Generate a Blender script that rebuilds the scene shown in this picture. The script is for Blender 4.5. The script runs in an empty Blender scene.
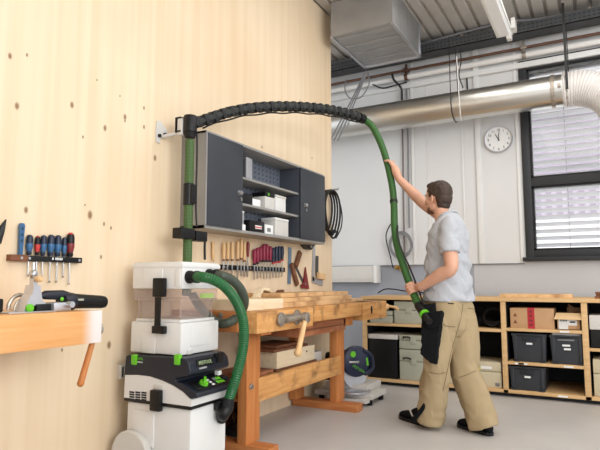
import bpy, bmesh, math, random
from mathutils import Vector, Matrix, noise
random.seed(7)
PI = math.pi
C = bpy.context.scene.collection
sc = bpy.context.scene

# ---------------------------------------------------------------- camera
F_PX, CX, CY, EYE = 549.0, 300.0, 225.0, 1.08
TH = math.atan(58 / F_PX)
PS = math.atan(304 / (F_PX / math.cos(TH)))
cd = bpy.data.cameras.new('camera'); cam = bpy.data.objects.new('camera', cd); C.objects.link(cam)
cam.location = (0, 0, EYE); cam.rotation_euler = (PI / 2 + TH, 0, PS)
cd.sensor_width = 36; cd.lens = F_PX / 600 * 36; cd.clip_start = 0.05; cd.clip_end = 200
sc.camera = cam
DV = Vector((-math.sin(PS) * math.cos(TH), math.cos(PS) * math.cos(TH), math.sin(TH)))
RV = Vector((math.cos(PS), math.sin(PS), 0)); UV_ = RV.cross(DV)

def P(px, py, **k):
    """Point of the place seen at a pixel, on the plane x=, y= or z=."""
    r = DV + RV * ((px - CX) / F_PX) - UV_ * ((py - CY) / F_PX)
    a, v = list(k.items())[0]; i = 'xyz'.index(a)
    o = Vector((0, 0, EYE))
    return o + r * ((v - o[i]) / r[i])

# ---------------------------------------------------------------- world, lights, exposure
sc.view_settings.view_transform = 'Standard'; sc.view_settings.look = 'None'
sc.view_settings.gamma = 1; sc.view_settings.use_curve_mapping = False
sc.view_settings.exposure = 0.38
w = bpy.data.worlds.new('world'); sc.world = w; w.use_nodes = True
w.node_tree.nodes['Background'].inputs[0].default_value = (0.93, 0.96, 1.0, 1)
w.node_tree.nodes['Background'].inputs[1].default_value = 1.1

def area(name, loc, target, sx, sy, power, col=(1, 1, 1)):
    d = bpy.data.lights.new(name, 'AREA'); d.shape = 'RECTANGLE'; d.size = sx; d.size_y = sy
    d.energy = power; d.color = col
    o = bpy.data.objects.new(name, d); C.objects.link(o); o.location = loc
    o.rotation_euler = (Vector(target) - Vector(loc)).to_track_quat('-Z', 'Y').to_euler()
    return o
area('ceiling_light', (0.6, 1.2, 3.9), (0.6, 1.2, 0), 3.0, 3.0, 45, (1, .98, .95))
area('ceiling_light', (-0.2, 4.2, 3.9), (-0.2, 4.2, 0), 2.4, 2.4, 34, (1, .98, .95))
area('ceiling_light', (1.8, 4.6, 3.9), (1.8, 4.6, 0), 2.4, 2.4, 30, (1, .98, .95))
area('daylight_window', (3.6, 0.2, 2.6), (-1.5, 3.6, 1.2), 3.0, 2.0, 130, (.96, .98, 1))
sd = bpy.data.lights.new('sun', 'SUN'); sd.energy = 2.6; sd.angle = 0.02
so = bpy.data.objects.new('sun', sd); C.objects.link(so); so.rotation_euler = (math.radians(38), 0, math.radians(12))

# ---------------------------------------------------------------- materials
def lin(c): return tuple(((v / 255) / 12.92 if v <= 10 else (((v / 255) + .055) / 1.055) ** 2.4) for v in c)

def mat(name, col, rough=.5, metal=0, var=.06, scale=12, stretch=(1, 1, 1), bump=0, trans=0, alpha=1, emit=None, es=1, spec=.5, coat=0):
    m = bpy.data.materials.new(name); m.use_nodes = True
    nt = m.node_tree; b = nt.nodes['Principled BSDF']
    c = lin(col)
    b.inputs['Roughness'].default_value = rough; b.inputs['Metallic'].default_value = metal
    b.inputs['Specular IOR Level'].default_value = spec
    b.inputs['Coat Weight'].default_value = coat
    tc = nt.nodes.new('ShaderNodeTexCoord'); mp = nt.nodes.new('ShaderNodeMapping')
    mp.inputs['Scale'].default_value = stretch
    n = nt.nodes.new('ShaderNodeTexNoise'); n.inputs['Scale'].default_value = scale; n.inputs['Detail'].default_value = 4
    nt.links.new(tc.outputs['Object'], mp.inputs[0]); nt.links.new(mp.outputs[0], n.inputs['Vector'])
    r = nt.nodes.new('ShaderNodeValToRGB')
    r.color_ramp.elements[0].position = .3; r.color_ramp.elements[1].position = .7
    r.color_ramp.elements[0].color = (*[v * (1 - var) for v in c], 1)
    r.color_ramp.elements[1].color = (*[min(1, v * (1 + var)) for v in c], 1)
    nt.links.new(n.outputs['Fac'], r.inputs[0]); nt.links.new(r.outputs[0], b.inputs['Base Color'])
    if bump:
        bp = nt.nodes.new('ShaderNodeBump'); bp.inputs['Strength'].default_value = bump; bp.inputs['Distance'].default_value = .01
        nt.links.new(n.outputs['Fac'], bp.inputs['Height']); nt.links.new(bp.outputs[0], b.inputs['Normal'])
    if trans: b.inputs['Transmission Weight'].default_value = trans
    if alpha < 1: b.inputs['Alpha'].default_value = alpha
    if emit:
        b.inputs['Emission Color'].default_value = (*lin(emit), 1); b.inputs['Emission Strength'].default_value = es
    return m

def wood(name, c1, c2, grain=(30, 2, 30), rough=.55, knots=(), stain=None, bump=.15, seams=None):
    """Grain runs along the axis with the small scale."""
    m = bpy.data.materials.new(name); m.use_nodes = True
    nt = m.node_tree; L = nt.links.new; b = nt.nodes['Principled BSDF']; b.inputs['Roughness'].default_value = rough
    b.inputs['Specular IOR Level'].default_value = .3
    N = nt.nodes.new
    tc = N('ShaderNodeTexCoord'); mp = N('ShaderNodeMapping'); mp.inputs['Scale'].default_value = grain
    L(tc.outputs['Object'], mp.inputs[0])
    n = N('ShaderNodeTexNoise'); n.inputs['Scale'].default_value = 1; n.inputs['Detail'].default_value = 6; n.inputs['Distortion'].default_value = .6
    L(mp.outputs[0], n.inputs['Vector'])
    r = N('ShaderNodeValToRGB'); r.color_ramp.elements[0].position = .32; r.color_ramp.elements[1].position = .68
    r.color_ramp.elements[0].color = (*lin(c1), 1); r.color_ramp.elements[1].color = (*lin(c2), 1)
    L(n.outputs['Fac'], r.inputs[0]); col = r.outputs[0]
    n2 = N('ShaderNodeTexNoise'); n2.inputs['Scale'].default_value = .8; n2.inputs['Detail'].default_value = 2
    L(tc.outputs['Object'], n2.inputs['Vector'])
    mx = N('ShaderNodeMixRGB'); mx.blend_type = 'MULTIPLY'; mx.inputs[2].default_value = (.88, .82, .74, 1)
    rr = N('ShaderNodeMapRange'); rr.inputs[1].default_value = .45; rr.inputs[2].default_value = .7; rr.inputs[4].default_value = .55
    L(n2.outputs['Fac'], rr.inputs[0]); L(rr.outputs[0], mx.inputs[0]); L(col, mx.inputs[1]); col = mx.outputs[0]
    if stain:
        n3 = N('ShaderNodeTexNoise'); n3.inputs['Scale'].default_value = 7; n3.inputs['Detail'].default_value = 5
        L(tc.outputs['Object'], n3.inputs['Vector'])
        r3 = N('ShaderNodeMapRange'); r3.inputs[1].default_value = .52; r3.inputs[2].default_value = .70; r3.inputs[4].default_value = .75
        L(n3.outputs['Fac'], r3.inputs[0])
        m3 = N('ShaderNodeMixRGB'); m3.inputs[2].default_value = (*lin(stain), 1)
        L(r3.outputs[0], m3.inputs[0]); L(col, m3.inputs[1]); col = m3.outputs[0]
    for (kx, ky, kz, kr, dark) in knots:
        sb = N('ShaderNodeVectorMath'); sb.operation = 'SUBTRACT'; sb.inputs[1].default_value = (kx, ky, kz)
        L(tc.outputs['Object'], sb.inputs[0])
        ml = N('ShaderNodeVectorMath'); ml.operation = 'MULTIPLY'; ml.inputs[1].default_value = (0, 1.25, .8)
        L(sb.outputs[0], ml.inputs[0])
        ln = N('ShaderNodeVectorMath'); ln.operation = 'LENGTH'; L(ml.outputs[0], ln.inputs[0])
        mr = N('ShaderNodeMapRange'); mr.interpolation_type = 'SMOOTHSTEP'
        mr.inputs[1].default_value = kr * 1.5; mr.inputs[2].default_value = kr * .4; mr.inputs[3].default_value = 0; mr.inputs[4].default_value = dark
        L(ln.outputs['Value'], mr.inputs[0])
        mk = N('ShaderNodeMixRGB'); mk.inputs[2].default_value = (*lin((122, 84, 50)), 1)
        L(mr.outputs[0], mk.inputs[0]); L(col, mk.inputs[1]); col = mk.outputs[0]
    L(col, b.inputs['Base Color'])
    bp = N('ShaderNodeBump'); bp.inputs['Strength'].default_value = bump; bp.inputs['Distance'].default_value = .003
    L(n.outputs['Fac'], bp.inputs['Height']); L(bp.outputs[0], b.inputs['Normal'])
    return m

def braid(name, c1, c2, nu=10, nv=55, rough=.6):
    """diamond weave over a tube's own UV (u around, v in metres along)"""
    m = bpy.data.materials.new(name); m.use_nodes = True
    nt = m.node_tree; L = nt.links.new; N = nt.nodes.new; b = nt.nodes['Principled BSDF']; b.inputs['Roughness'].default_value = rough
    uv = N('ShaderNodeUVMap'); sp = N('ShaderNodeSeparateXYZ'); L(uv.outputs[0], sp.inputs[0])
    def mth(op, a, bb):
        x = N('ShaderNodeMath'); x.operation = op
        for i, q in enumerate((a, bb)):
            if q is None: continue
            if isinstance(q, (int, float)): x.inputs[i].default_value = q
            else: L(q, x.inputs[i])
        return x.outputs[0]
    u = mth('MULTIPLY', sp.outputs[0], nu * 2 * PI); v = mth('MULTIPLY', sp.outputs[1], nv * 2 * PI)
    s = mth('MULTIPLY', mth('SINE', mth('ADD', u, v), None), mth('SINE', mth('SUBTRACT', u, v), None))
    mr = N('ShaderNodeMapRange'); mr.inputs[1].default_value = -.3; mr.inputs[2].default_value = .5; L(s, mr.inputs[0])
    mx = N('ShaderNodeMixRGB'); mx.inputs[1].default_value = (*lin(c1), 1); mx.inputs[2].default_value = (*lin(c2), 1)
    L(mr.outputs[0], mx.inputs[0]); L(mx.outputs[0], b.inputs['Base Color'])
    bp = N('ShaderNodeBump'); bp.inputs['Strength'].default_value = .4; bp.inputs['Distance'].default_value = .003
    L(s, bp.inputs['Height']); L(bp.outputs[0], b.inputs['Normal'])
    return m

M = {}
knot_px = [(10,56,1.3),(27,55,.8),(17,106,1.5),(72,105,1.5),(105,128,1.5),(83,137,.8),(125,117,1.5),(125,121,.8),(144,108,1),(144,127,1.1),
           (97,80,.6),(120,96,.6),(26,210,1.4),(90,215,2.0),(104,224,1.0),(111,228,.9),(101,257,1.0),(109,345,1.8),(155,158,1.6),(262,147,1.1),(85,205,.6),(312,158,1.0),(300,100,.7),(62,350,.8)]
kn = []
for kx, ky, ks in knot_px:
    q = P(kx, ky, x=-2.5); kn.append((q.x, q.y, q.z, .0095 * ks, .85))
M['ply'] = wood('pale_pine_panel', (227, 204, 171), (235, 214, 185), grain=(6, 14, .35), rough=.6, knots=kn, bump=.05)
M['bench'] = wood('beech_bench', (196, 136, 76), (220, 168, 108), grain=(34, 3, 34), stain=(112, 78, 54))
M['benchz'] = wood('beech_upright', (188, 116, 62), (206, 138, 82), grain=(34, 34, 3))
M['benchx'] = wood('beech_crosswise', (172, 104, 56), (196, 130, 78), grain=(3, 34, 34))
M['redwood'] = wood('reddish_board', (150, 92, 62), (182, 120, 84), grain=(30, 3, 30), stain=(96, 60, 44))
M['pale'] = wood('pale_spruce', (226, 206, 172), (238, 222, 192), grain=(28, 3, 28))
M['lumber'] = wood('lumber', (214, 172, 122), (230, 194, 148), grain=(28, 3, 28), stain=(150, 106, 70))
M['brown'] = wood('brown_wood', (104, 66, 46), (136, 90, 62), grain=(30, 4, 30))
M['shelfwood'] = wood('shelf_edge_wood', (206, 168, 118), (220, 184, 136), grain=(4, 40, 40), bump=.05)
M['handle'] = wood('handle_wood', (216, 176, 126), (230, 196, 148), grain=(20, 20, 4))
M['leftbench'] = wood('light_beech_bench', (222, 164, 104), (232, 182, 126), grain=(30, 2.2, 30))
M['white'] = mat('white_plastic', (222, 221, 218), .4, var=.015)
M['white2'] = mat('off_white_plastic', (206, 203, 197), .45, var=.02)
M['navy'] = mat('dark_navy_plastic', (27, 31, 43), .42, var=.05, spec=.4)
M['black'] = mat('black_plastic', (13, 13, 15), .42, var=.1, spec=.35)
M['rubber'] = mat('black_rubber', (12, 12, 14), .6, var=.1, spec=.3)
M['green'] = mat('lime_green_plastic', (100, 190, 34), .4, var=.03)
M['hose'] = mat('green_hose_rubber', (18, 92, 44), .38, var=.1)
M['hose2'] = mat('dark_ribbed_hose', (62, 70, 58), .5, var=.1)
M['braidg'] = braid('green_braided_sleeve', (44, 68, 32), (88, 120, 62))
M['braidk'] = braid('black_braided_sleeve', (8, 9, 11), (44, 50, 46), nu=5, nv=16)
M['steel'] = mat('bright_steel', (190, 192, 194), .28, 1, var=.05)
M['dsteel'] = mat('worn_steel', (168, 158, 146), .4, .7, var=.25, scale=30)
M['alu'] = mat('aluminium', (196, 197, 202), .38, .8, var=.04)
M['duct'] = mat('polished_duct_sheet', (206, 205, 200), .3, 1, var=.03, scale=2)
M['galv'] = mat('galvanised_sheet', (168, 168, 168), .42, .65, var=.12, scale=3, stretch=(1, 6, 1))
M['tray'] = mat('grey_cable_tray', (84, 86, 88), .5, .5, var=.15)
M['copper'] = mat('copper_pipe', (118, 86, 70), .4, .7, var=.1)
M['wallw'] = mat('white_wall_panel', (212, 212, 211), .55, var=.02, scale=2)
M['wallg'] = mat('grey_blue_wall', (150, 154, 162), .7, var=.05, scale=2)
M['trim'] = mat('white_trim', (220, 220, 218), .45, var=.02)
M['pipew'] = mat('white_pipe', (226, 224, 220), .4, var=.02)
M['frame'] = mat('anthracite_frame', (36, 38, 42), .45, var=.05)
M['cabface'] = mat('slate_blue_door', (47, 51, 58), .45, var=.08, scale=5)
M['cabbody'] = mat('grey_taupe_sheet', (150, 148, 144), .42, .2, var=.04)
M['cabin'] = mat('dark_cabinet_interior', (66, 70, 78), .5, var=.05)
M['cabback'] = mat('blue_grey_perforated', (104, 110, 122), .5, var=.05)
M['hole'] = mat('dark_hole', (30, 32, 38), .7)
M['deckm'] = mat('ceiling_deck_sheet', (182, 176, 168), .55, .0, var=.08, scale=2)
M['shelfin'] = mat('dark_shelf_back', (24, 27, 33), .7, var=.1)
M['crate'] = mat('dark_grey_crate', (44, 47, 52), .5, var=.06)
M['carton'] = mat('cardboard', (190, 150, 110), .8, var=.05)
M['carton2'] = mat('light_cardboard', (214, 182, 136), .8, var=.04)
M['cartonin'] = mat('cardboard_inside', (150, 116, 84), .85, var=.04)
M['red'] = mat('red_tape', (178, 40, 48), .5, var=.05)
M['paper'] = mat('white_paper', (232, 232, 230), .7, var=.01)
M['case'] = mat('grey_green_case', (168, 168, 150), .5, var=.03)
M['case2'] = mat('beige_case', (196, 184, 154), .5, var=.03)
M['yellow'] = mat('yellow_print', (222, 210, 60), .6)
M['shirt'] = mat('grey_jersey', (174, 176, 181), .85, var=.04, scale=60)
M['seam'] = mat('khaki_seam', (128, 112, 84), .9)
M['sawblue'] = mat('saw_dark_blue', (24, 34, 62), .4)
M['khaki'] = mat('khaki_canvas', (164, 144, 110), .85, var=.06, scale=8)
M['skin'] = mat('skin', (206, 156, 130), .5, var=.06, scale=9)
M['hair'] = mat('dark_brown_hair', (56, 39, 28), .6, var=.35, scale=60, stretch=(1, 1, .3), bump=.6)
M['beard'] = mat('brown_stubble', (112, 78, 60), .75, var=.2, scale=120)
M['cloth'] = mat('black_canvas', (14, 15, 18), .85, var=.12, scale=40, spec=.2)
M['bag'] = mat('black_shiny_film', (22, 22, 24), .22, var=.2)
M['blue'] = mat('blue_handle_plastic', (50, 98, 142), .38, var=.05)
M['dblue'] = mat('dark_blue_handle_plastic', (26, 38, 60), .4, var=.08)
M['hred'] = mat('red_plastic', (196, 52, 48), .4, var=.05)
M['magenta'] = mat('crimson_handle_plastic', (142, 24, 60), .38, var=.05)
M['maroon'] = mat('dark_red_lacquer', (122, 32, 34), .4, var=.1)
M['bluesteel'] = mat('blue_grey_blade', (120, 146, 172), .35, .6, var=.05)
M['cable'] = mat('black_cable', (14, 14, 16), .5)
M['gcable'] = mat('grey_cable', (120, 120, 122), .5)
M['brass'] = mat('brass', (190, 150, 80), .3, .9)
M['blind'] = mat('blind_slat', (240, 240, 242), .5, var=.02)
M['facade'] = mat('pale_facade', (160, 150, 164), .8, var=.03)
M['facwin'] = mat('facade_bar', (176, 166, 176), .6, var=.1)
M['asph'] = mat('pale_paving', (228, 226, 222), .9, var=.05)
M['blush'] = mat('white_lamp_body', (232, 232, 228), .5, var=.01)
M['dust'] = mat('sawdust', (200, 180, 150), .9)
M['fab'] = mat('ceiling_hose_white', (216, 212, 208), .4, .0, var=.04)
g = bpy.data.materials.new('window_glass'); g.use_nodes = True
nt = g.node_tree; nt.nodes.clear(); o_ = nt.nodes.new('ShaderNodeOutputMaterial'); mx = nt.nodes.new('ShaderNodeMixShader')
t_ = nt.nodes.new('ShaderNodeBsdfTransparent'); gl = nt.nodes.new('ShaderNodeBsdfGlossy'); gl.inputs['Roughness'].default_value = .03
fr = nt.nodes.new('ShaderNodeFresnel'); fr.inputs[0].default_value = 1.3
nt.links.new(fr.outputs[0], mx.inputs[0]); nt.links.new(t_.outputs[0], mx.inputs[1]); nt.links.new(gl.outputs[0], mx.inputs[2]); nt.links.new(mx.outputs[0], o_.inputs[0])
M['glass'] = g
g = bpy.data.materials.new('dusty_clear_plastic'); g.use_nodes = True
nt = g.node_tree; nt.nodes.clear(); o_ = nt.nodes.new('ShaderNodeOutputMaterial'); mx = nt.nodes.new('ShaderNodeMixShader'); mx.inputs[0].default_value = .24
t_ = nt.nodes.new('ShaderNodeBsdfTransparent'); t_.inputs[0].default_value = (.9, .86, .84, 1)
df = nt.nodes.new('ShaderNodeBsdfPrincipled'); df.inputs['Base Color'].default_value = (*lin((226, 214, 210)), 1); df.inputs['Roughness'].default_value = .2
nt.links.new(t_.outputs[0], mx.inputs[1]); nt.links.new(df.outputs[0], mx.inputs[2]); nt.links.new(mx.outputs[0], o_.inputs[0])
M['clear'] = g
# floor: light grey sealed concrete
M['floor'] = mat('grey_concrete_floor', (190, 186, 182), .38, var=.07, scale=1.6, bump=.03)

# ---------------------------------------------------------------- mesh helpers
class MB:
    def __init__(s): s.v = []; s.f = []; s.mi = []; s.uv = {}; s.m = 0
    def add(s, vs, fs, uvs=None):
        b = len(s.v); s.v += [Vector(q) for q in vs]
        for i, f in enumerate(fs):
            if uvs: s.uv[len(s.f)] = uvs[i]
            s.f.append([b + j for j in f]); s.mi.append(s.m)
        return s
    def box(s, x0, x1, y0, y1, z0, z1, bev=0, mtx=None):
        x0, x1 = min(x0, x1), max(x0, x1); y0, y1 = min(y0, y1), max(y0, y1); z0, z1 = min(z0, z1), max(z0, z1)
        if bev:
            bev = min(bev, .45 * min(x1 - x0, y1 - y0, z1 - z0))
            bm = bmesh.new(); bmesh.ops.create_cube(bm, size=1)
            for q in bm.verts: q.co = Vector(((x0 + x1) / 2 + q.co.x * (x1 - x0), (y0 + y1) / 2 + q.co.y * (y1 - y0), (z0 + z1) / 2 + q.co.z * (z1 - z0)))
            bmesh.ops.bevel(bm, geom=bm.edges[:], offset=bev, segments=2, affect='EDGES', profile=.6)
            bm.verts.index_update(); vs = [q.co.copy() for q in bm.verts]; fs = [[q.index for q in f.verts] for f in bm.faces]; bm.free()
        else:
            vs = [Vector(q) for q in ((x0,y0,z0),(x1,y0,z0),(x1,y1,z0),(x0,y1,z0),(x0,y0,z1),(x1,y0,z1),(x1,y1,z1),(x0,y1,z1))]
            fs = [(0,3,2,1),(4,5,6,7),(0,1,5,4),(1,2,6,5),(2,3,7,6),(3,0,4,7)]
        if mtx is not None: vs = [mtx @ q for q in vs]
        return s.add(vs, fs)
    def tube(s, pts, r, n=12, cap=True, r2=None, ref=(0, 0, 1)):
        """r: radius or list; r2: second half-axis (list) for oval sections"""
        pts = [Vector(q) for q in pts]; k = len(pts)
        if not hasattr(r, '__len__'): r = [r] * k
        if len(r) < k: r = list(r) + [r[-1]] * (k - len(r))
        vs = []; fs = []; uvs = []
        T0 = None; S = None; dist = 0; ds = []
        for i, q in enumerate(pts):
            a = pts[max(i - 1, 0)]; b = pts[min(i + 1, k - 1)]; T = (b - a).normalized()
            if i: dist += (q - pts[i - 1]).length
            ds.append(dist)
            if S is None or r2 is not None:
                rf = Vector(ref)
                if abs(rf.normalized().dot(T)) > .95: rf = Vector((1, 0, 0)) if abs(T.x) < .8 else Vector((0, 1, 0))
                S = rf.cross(T).normalized()
            else:
                S = (S - T * S.dot(T)).normalized()
            Nn = T.cross(S)
            rb = r2[i] if r2 is not None else r[i]
            for j in range(n):
                an = 2 * PI * j / n
                vs.append(q + S * (math.cos(an) * r[i]) + Nn * (math.sin(an) * rb))
        for i in range(k - 1):
            for j in range(n):
                j2 = (j + 1) % n
                fs.append((i * n + j, i * n + j2, (i + 1) * n + j2, (i + 1) * n + j))
                uvs.append(((j / n, ds[i]), ((j + 1) / n, ds[i]), ((j + 1) / n, ds[i + 1]), (j / n, ds[i + 1])))
        if cap:
            fs.append(tuple(range(n))[::-1]); uvs.append(tuple((0, 0) for _ in range(n)))
            fs.append(tuple((k - 1) * n + j for j in range(n))); uvs.append(tuple((0, 0) for _ in range(n)))
        return s.add(vs, fs, uvs)
    def cyl(s, a, b, r, rb=None, n=16, cap=True): return s.tube([a, b], [r, r if rb is None else rb], n, cap)
    def lathe(s, prof, base=(0, 0, 0), axis=(0, 0, 1), n=20):
        """prof: (radius, height) pairs along the axis"""
        ax = Vector(axis).normalized(); base = Vector(base)
        rf = Vector((1, 0, 0)) if abs(ax.x) < .9 else Vector((0, 1, 0))
        S = rf.cross(ax).normalized(); T = ax.cross(S)
        vs = []; fs = []
        for (r, h) in prof:
            for j in range(n):
                a = 2 * PI * j / n; vs.append(base + ax * h + (S * math.cos(a) + T * math.sin(a)) * max(r, 1e-4))
        for i in range(len(prof) - 1):
            for j in range(n):
                j2 = (j + 1) % n; fs.append((i * n + j, i * n + j2, (i + 1) * n + j2, (i + 1) * n + j))
        fs.append(tuple(range(n))[::-1]); fs.append(tuple((len(prof) - 1) * n + j for j in range(n)))
        return s.add(vs, fs)
    def prism(s, poly, axis, a, b):
        """poly in the two other axes (x-order), extruded along axis from a to b"""
        i = 'xyz'.index(axis)
        def mk(p, t):
            q = list(p); q.insert(i, t); return Vector(q)
        n = len(poly); vs = [mk(p, a) for p in poly] + [mk(p, b) for p in poly]
        fs = [tuple(range(n))[::-1], tuple(range(n, 2 * n))] + [(j, (j + 1) % n, n + (j + 1) % n, n + j) for j in range(n)]
        return s.add(vs, fs)
    def ell(s, c, r, mtx=None, n=16, k=10):
        c = Vector(c); vs = []; fs = []
        for i in range(k + 1):
            t = PI * i / k
            for j in range(n):
                a = 2 * PI * j / n
                q = Vector((r[0] * math.sin(t) * math.cos(a), r[1] * math.sin(t) * math.sin(a), r[2] * math.cos(t)))
                if mtx is not None: q = mtx @ q
                vs.append(c + q)
        for i in range(k):
            for j in range(n):
                j2 = (j + 1) % n; fs.append((i * n + j, (i + 1) * n + j, (i + 1) * n + j2, i * n + j2))
        return s.add(vs, fs)
    def xf(s, mtx):
        s.v = [mtx @ q for q in s.v]; return s

def smooth(pts, seg=8):
    pts = [Vector(q) for q in pts]; out = []
    e = [pts[0] * 2 - pts[1]] + pts + [pts[-1] * 2 - pts[-2]]
    for i in range(1, len(e) - 2):
        p0, p1, p2, p3 = e[i - 1:i + 3]
        for k in range(seg):
            t = k / seg
            out.append(.5 * ((2 * p1) + (-p0 + p2) * t + (2 * p0 - 5 * p1 + 4 * p2 - p3) * t * t + (-p0 + 3 * p1 - 3 * p2 + p3) * t ** 3))
    out.append(pts[-1]); return out

def resample(pts, step):
    out = [pts[0]]; acc = 0
    for a, b in zip(pts, pts[1:]):
        d = (b - a).length
        while acc + d >= step and d > 1e-9:
            a = a + (b - a) * ((step - acc) / d); d = (b - a).length; out.append(a); acc = 0
        acc += d
    return out

OFF = {}
def offset(o): return OFF.get(o.name, Vector((0, 0, 0))) if o is not None else Vector((0, 0, 0))

def obj(name, mb, mats, parent=None, shade=True, ang=35):
    if not isinstance(mats, (list, tuple)): mats = [mats]
    me = bpy.data.meshes.new(name)
    if parent is not None: off = offset(parent)
    else:
        xs = [q.x for q in mb.v]; ys = [q.y for q in mb.v]; zs = [q.z for q in mb.v]
        off = Vector(((min(xs) + max(xs)) / 2, (min(ys) + max(ys)) / 2, min(zs)))
    me.from_pydata([q - off for q in mb.v], [], mb.f)
    for m in mats: me.materials.append(M[m] if isinstance(m, str) else m)
    me.polygons.foreach_set('material_index', mb.mi)
    if mb.uv:
        ul = me.uv_layers.new(name='UVMap')
        for fi, uvs in mb.uv.items():
            for li, q in zip(me.polygons[fi].loop_indices, uvs): ul.data[li].uv = q
    bm = bmesh.new(); bm.from_mesh(me); bmesh.ops.recalc_face_normals(bm, faces=bm.faces[:]); bm.to_mesh(me); bm.free()
    if shade:
        me.polygons.foreach_set('use_smooth', [True] * len(me.polygons)); me.set_sharp_from_angle(angle=math.radians(ang))
    o = bpy.data.objects.new(name, me); C.objects.link(o)
    if parent is not None: o.parent = parent; OFF[o.name] = off
    else: o.location = off; OFF[o.name] = off
    return o

def tag(o, label, cat=None, group=None, kind=None):
    o['label'] = label
    if cat: o['category'] = cat
    if group: o['group'] = group
    if kind: o['kind'] = kind
    return o
def thing(name, label, cat, loc, group=None, local=False, rz=0):
    """Empty at the thing's base. Parts are given in world coordinates, or in its own when local."""
    o = bpy.data.objects.new(name, None); C.objects.link(o); o.location = loc; o.rotation_euler = (0, 0, rz)
    o.empty_display_size = .1
    OFF[o.name] = Vector((0, 0, 0)) if local else Vector(loc)
    return tag(o, label, cat, group)
def struct(name, mb, m, **k):
    o = obj(name, mb, m, **k); o['kind'] = 'structure'
    off = o.location.copy()                       # structures keep world origin so textures line up
    for q in o.data.vertices: q.co += off
    o.location = (0, 0, 0); OFF[o.name] = Vector((0, 0, 0)); return o
def text(name, body, size, mtx, m, parent, depth=.0006, align='LEFT'):
    cu = bpy.data.curves.new(name, 'FONT'); cu.body = body; cu.size = size; cu.extrude = depth; cu.align_x = align; cu.resolution_u = 2
    t = bpy.data.objects.new(name, cu); C.objects.link(t)
    dg = bpy.context.evaluated_depsgraph_get(); me = bpy.data.meshes.new_from_object(t.evaluated_get(dg))
    vs = [mtx @ q.co for q in me.vertices]; fs = [list(p.vertices) for p in me.polygons]
    bpy.data.objects.remove(t); bpy.data.curves.remove(cu); bpy.data.meshes.remove(me)
    mb = MB(); mb.add(vs, fs); return obj(name, mb, m, parent, shade=False)
def frame(origin, right, up):
    r = Vector(right).normalized(); u = Vector(up); u = (u - r * u.dot(r)).normalized(); n = r.cross(u)
    return Matrix(((r.x, u.x, n.x, origin[0]), (r.y, u.y, n.y, origin[1]), (r.z, u.z, n.z, origin[2]), (0, 0, 0, 1)))
def dup(root, loc, label=None, rz=None, extra=None):
    r = root.copy(); C.objects.link(r); r.location = loc
    if rz is not None: r.rotation_euler = (0, 0, rz)
    if label: r['label'] = label
    for ch in list(root.children):
        c = ch.copy(); C.objects.link(c); c.parent = r
        for gch in list(ch.children):
            d = gch.copy(); C.objects.link(d); d.parent = c
    return r
def remesh(mb, vox, it=2, fac=.5):
    """union of all closed pieces in mb as one continuous surface"""
    me = bpy.data.meshes.new('tmp'); me.from_pydata(mb.v, [], mb.f)
    bm = bmesh.new(); bm.from_mesh(me); bmesh.ops.recalc_face_normals(bm, faces=bm.faces[:]); bm.to_mesh(me); bm.free()
    o = bpy.data.objects.new('tmp', me); C.objects.link(o)
    r = o.modifiers.new('r', 'REMESH'); r.mode = 'VOXEL'; r.voxel_size = vox
    s = o.modifiers.new('s', 'SMOOTH'); s.iterations = it; s.factor = fac
    dg = bpy.context.evaluated_depsgraph_get(); e = bpy.data.meshes.new_from_object(o.evaluated_get(dg))
    out = MB(); out.add([q.co.copy() for q in e.vertices], [list(p.vertices) for p in e.polygons])
    bpy.data.objects.remove(o); bpy.data.meshes.remove(me); bpy.data.meshes.remove(e); return out

# ================================================================ THE SETTING
WX = -2.5; BY = 6.5; CZ = 4.0
struct('floor', MB().box(-5, 5, -5, BY + .1, -.1, 0), 'floor')
struct('wall_left', MB().box(WX - .12, WX, -5, 5.24, 0, CZ), 'ply')
mb = MB()                                        # back wall around the window
ZB = 1.30; wx0, wx1, wz0, wz1 = -.735, 2.3, 1.36, 3.59
mb.box(-5, wx0, BY, BY + .25, ZB, CZ); mb.box(wx1, 5, BY, BY + .25, ZB, CZ); mb.box(wx0, wx1, BY, BY + .25, wz1, CZ)
struct('wall_back', mb, 'wallw')
mb = MB(); mb.box(-5, -1.3, BY + .01, BY + .25, 0, ZB); struct('wall_back_lower', mb, 'wallg')
mb = MB(); mb.box(-1.3, 5, BY + .01, BY + .25, 0, ZB); mb.box(wx0, wx1, BY + .01, BY + .25, ZB, wz0); struct('wall_under_window', mb, mat('window_glow_grey_wall', (186, 186, 188), .7, var=.03, scale=2))  # glow from the window put into the lighter grey of this wall part
# panel edge strips on the white wall
n = 0
for (x, wd, dp) in ((-1.985, .03, .02), (-1.80, .015, .008), (-1.387, .02, .012), (-1.2, .06, .03), (-3.2, .02, .01), (-.775, .03, .015)):
    n += 1; struct('trim_%d' % n, MB().box(x - wd / 2, x + wd / 2, BY - dp, BY, ZB, CZ, bev=.003), 'trim')
n += 1; struct('trim_%d' % n, MB().box(-5, wx0 - .02, BY - .012, BY + .01, ZB - .012, ZB, bev=.003), 'gcable')
# ribbed steel deck
pts = []; x = -5.0
while x < 5:
    pts += [(x, CZ), (x + .095, CZ), (x + .105, CZ + .03), (x + .13, CZ + .03), (x + .14, CZ)]; x += .14
poly = pts + [(x, CZ + .12), (-5, CZ + .12)]
mb = MB(); vs = []; fs = []
for (a, b) in pts: vs += [(a, -5, b), (a, BY + .3, b)]
for i in range(len(pts) - 1): fs.append((2 * i, 2 * i + 1, 2 * i + 3, 2 * i + 2))
mb.add(vs, fs); mb.box(-5, 5, -5, BY + .3, CZ + .04, CZ + .1)
struct('ceiling', mb, 'deckm')
struct('ground_outside', MB().box(-20, 30, BY + .3, 40, -1.2, -1.1), 'asph')

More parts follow.
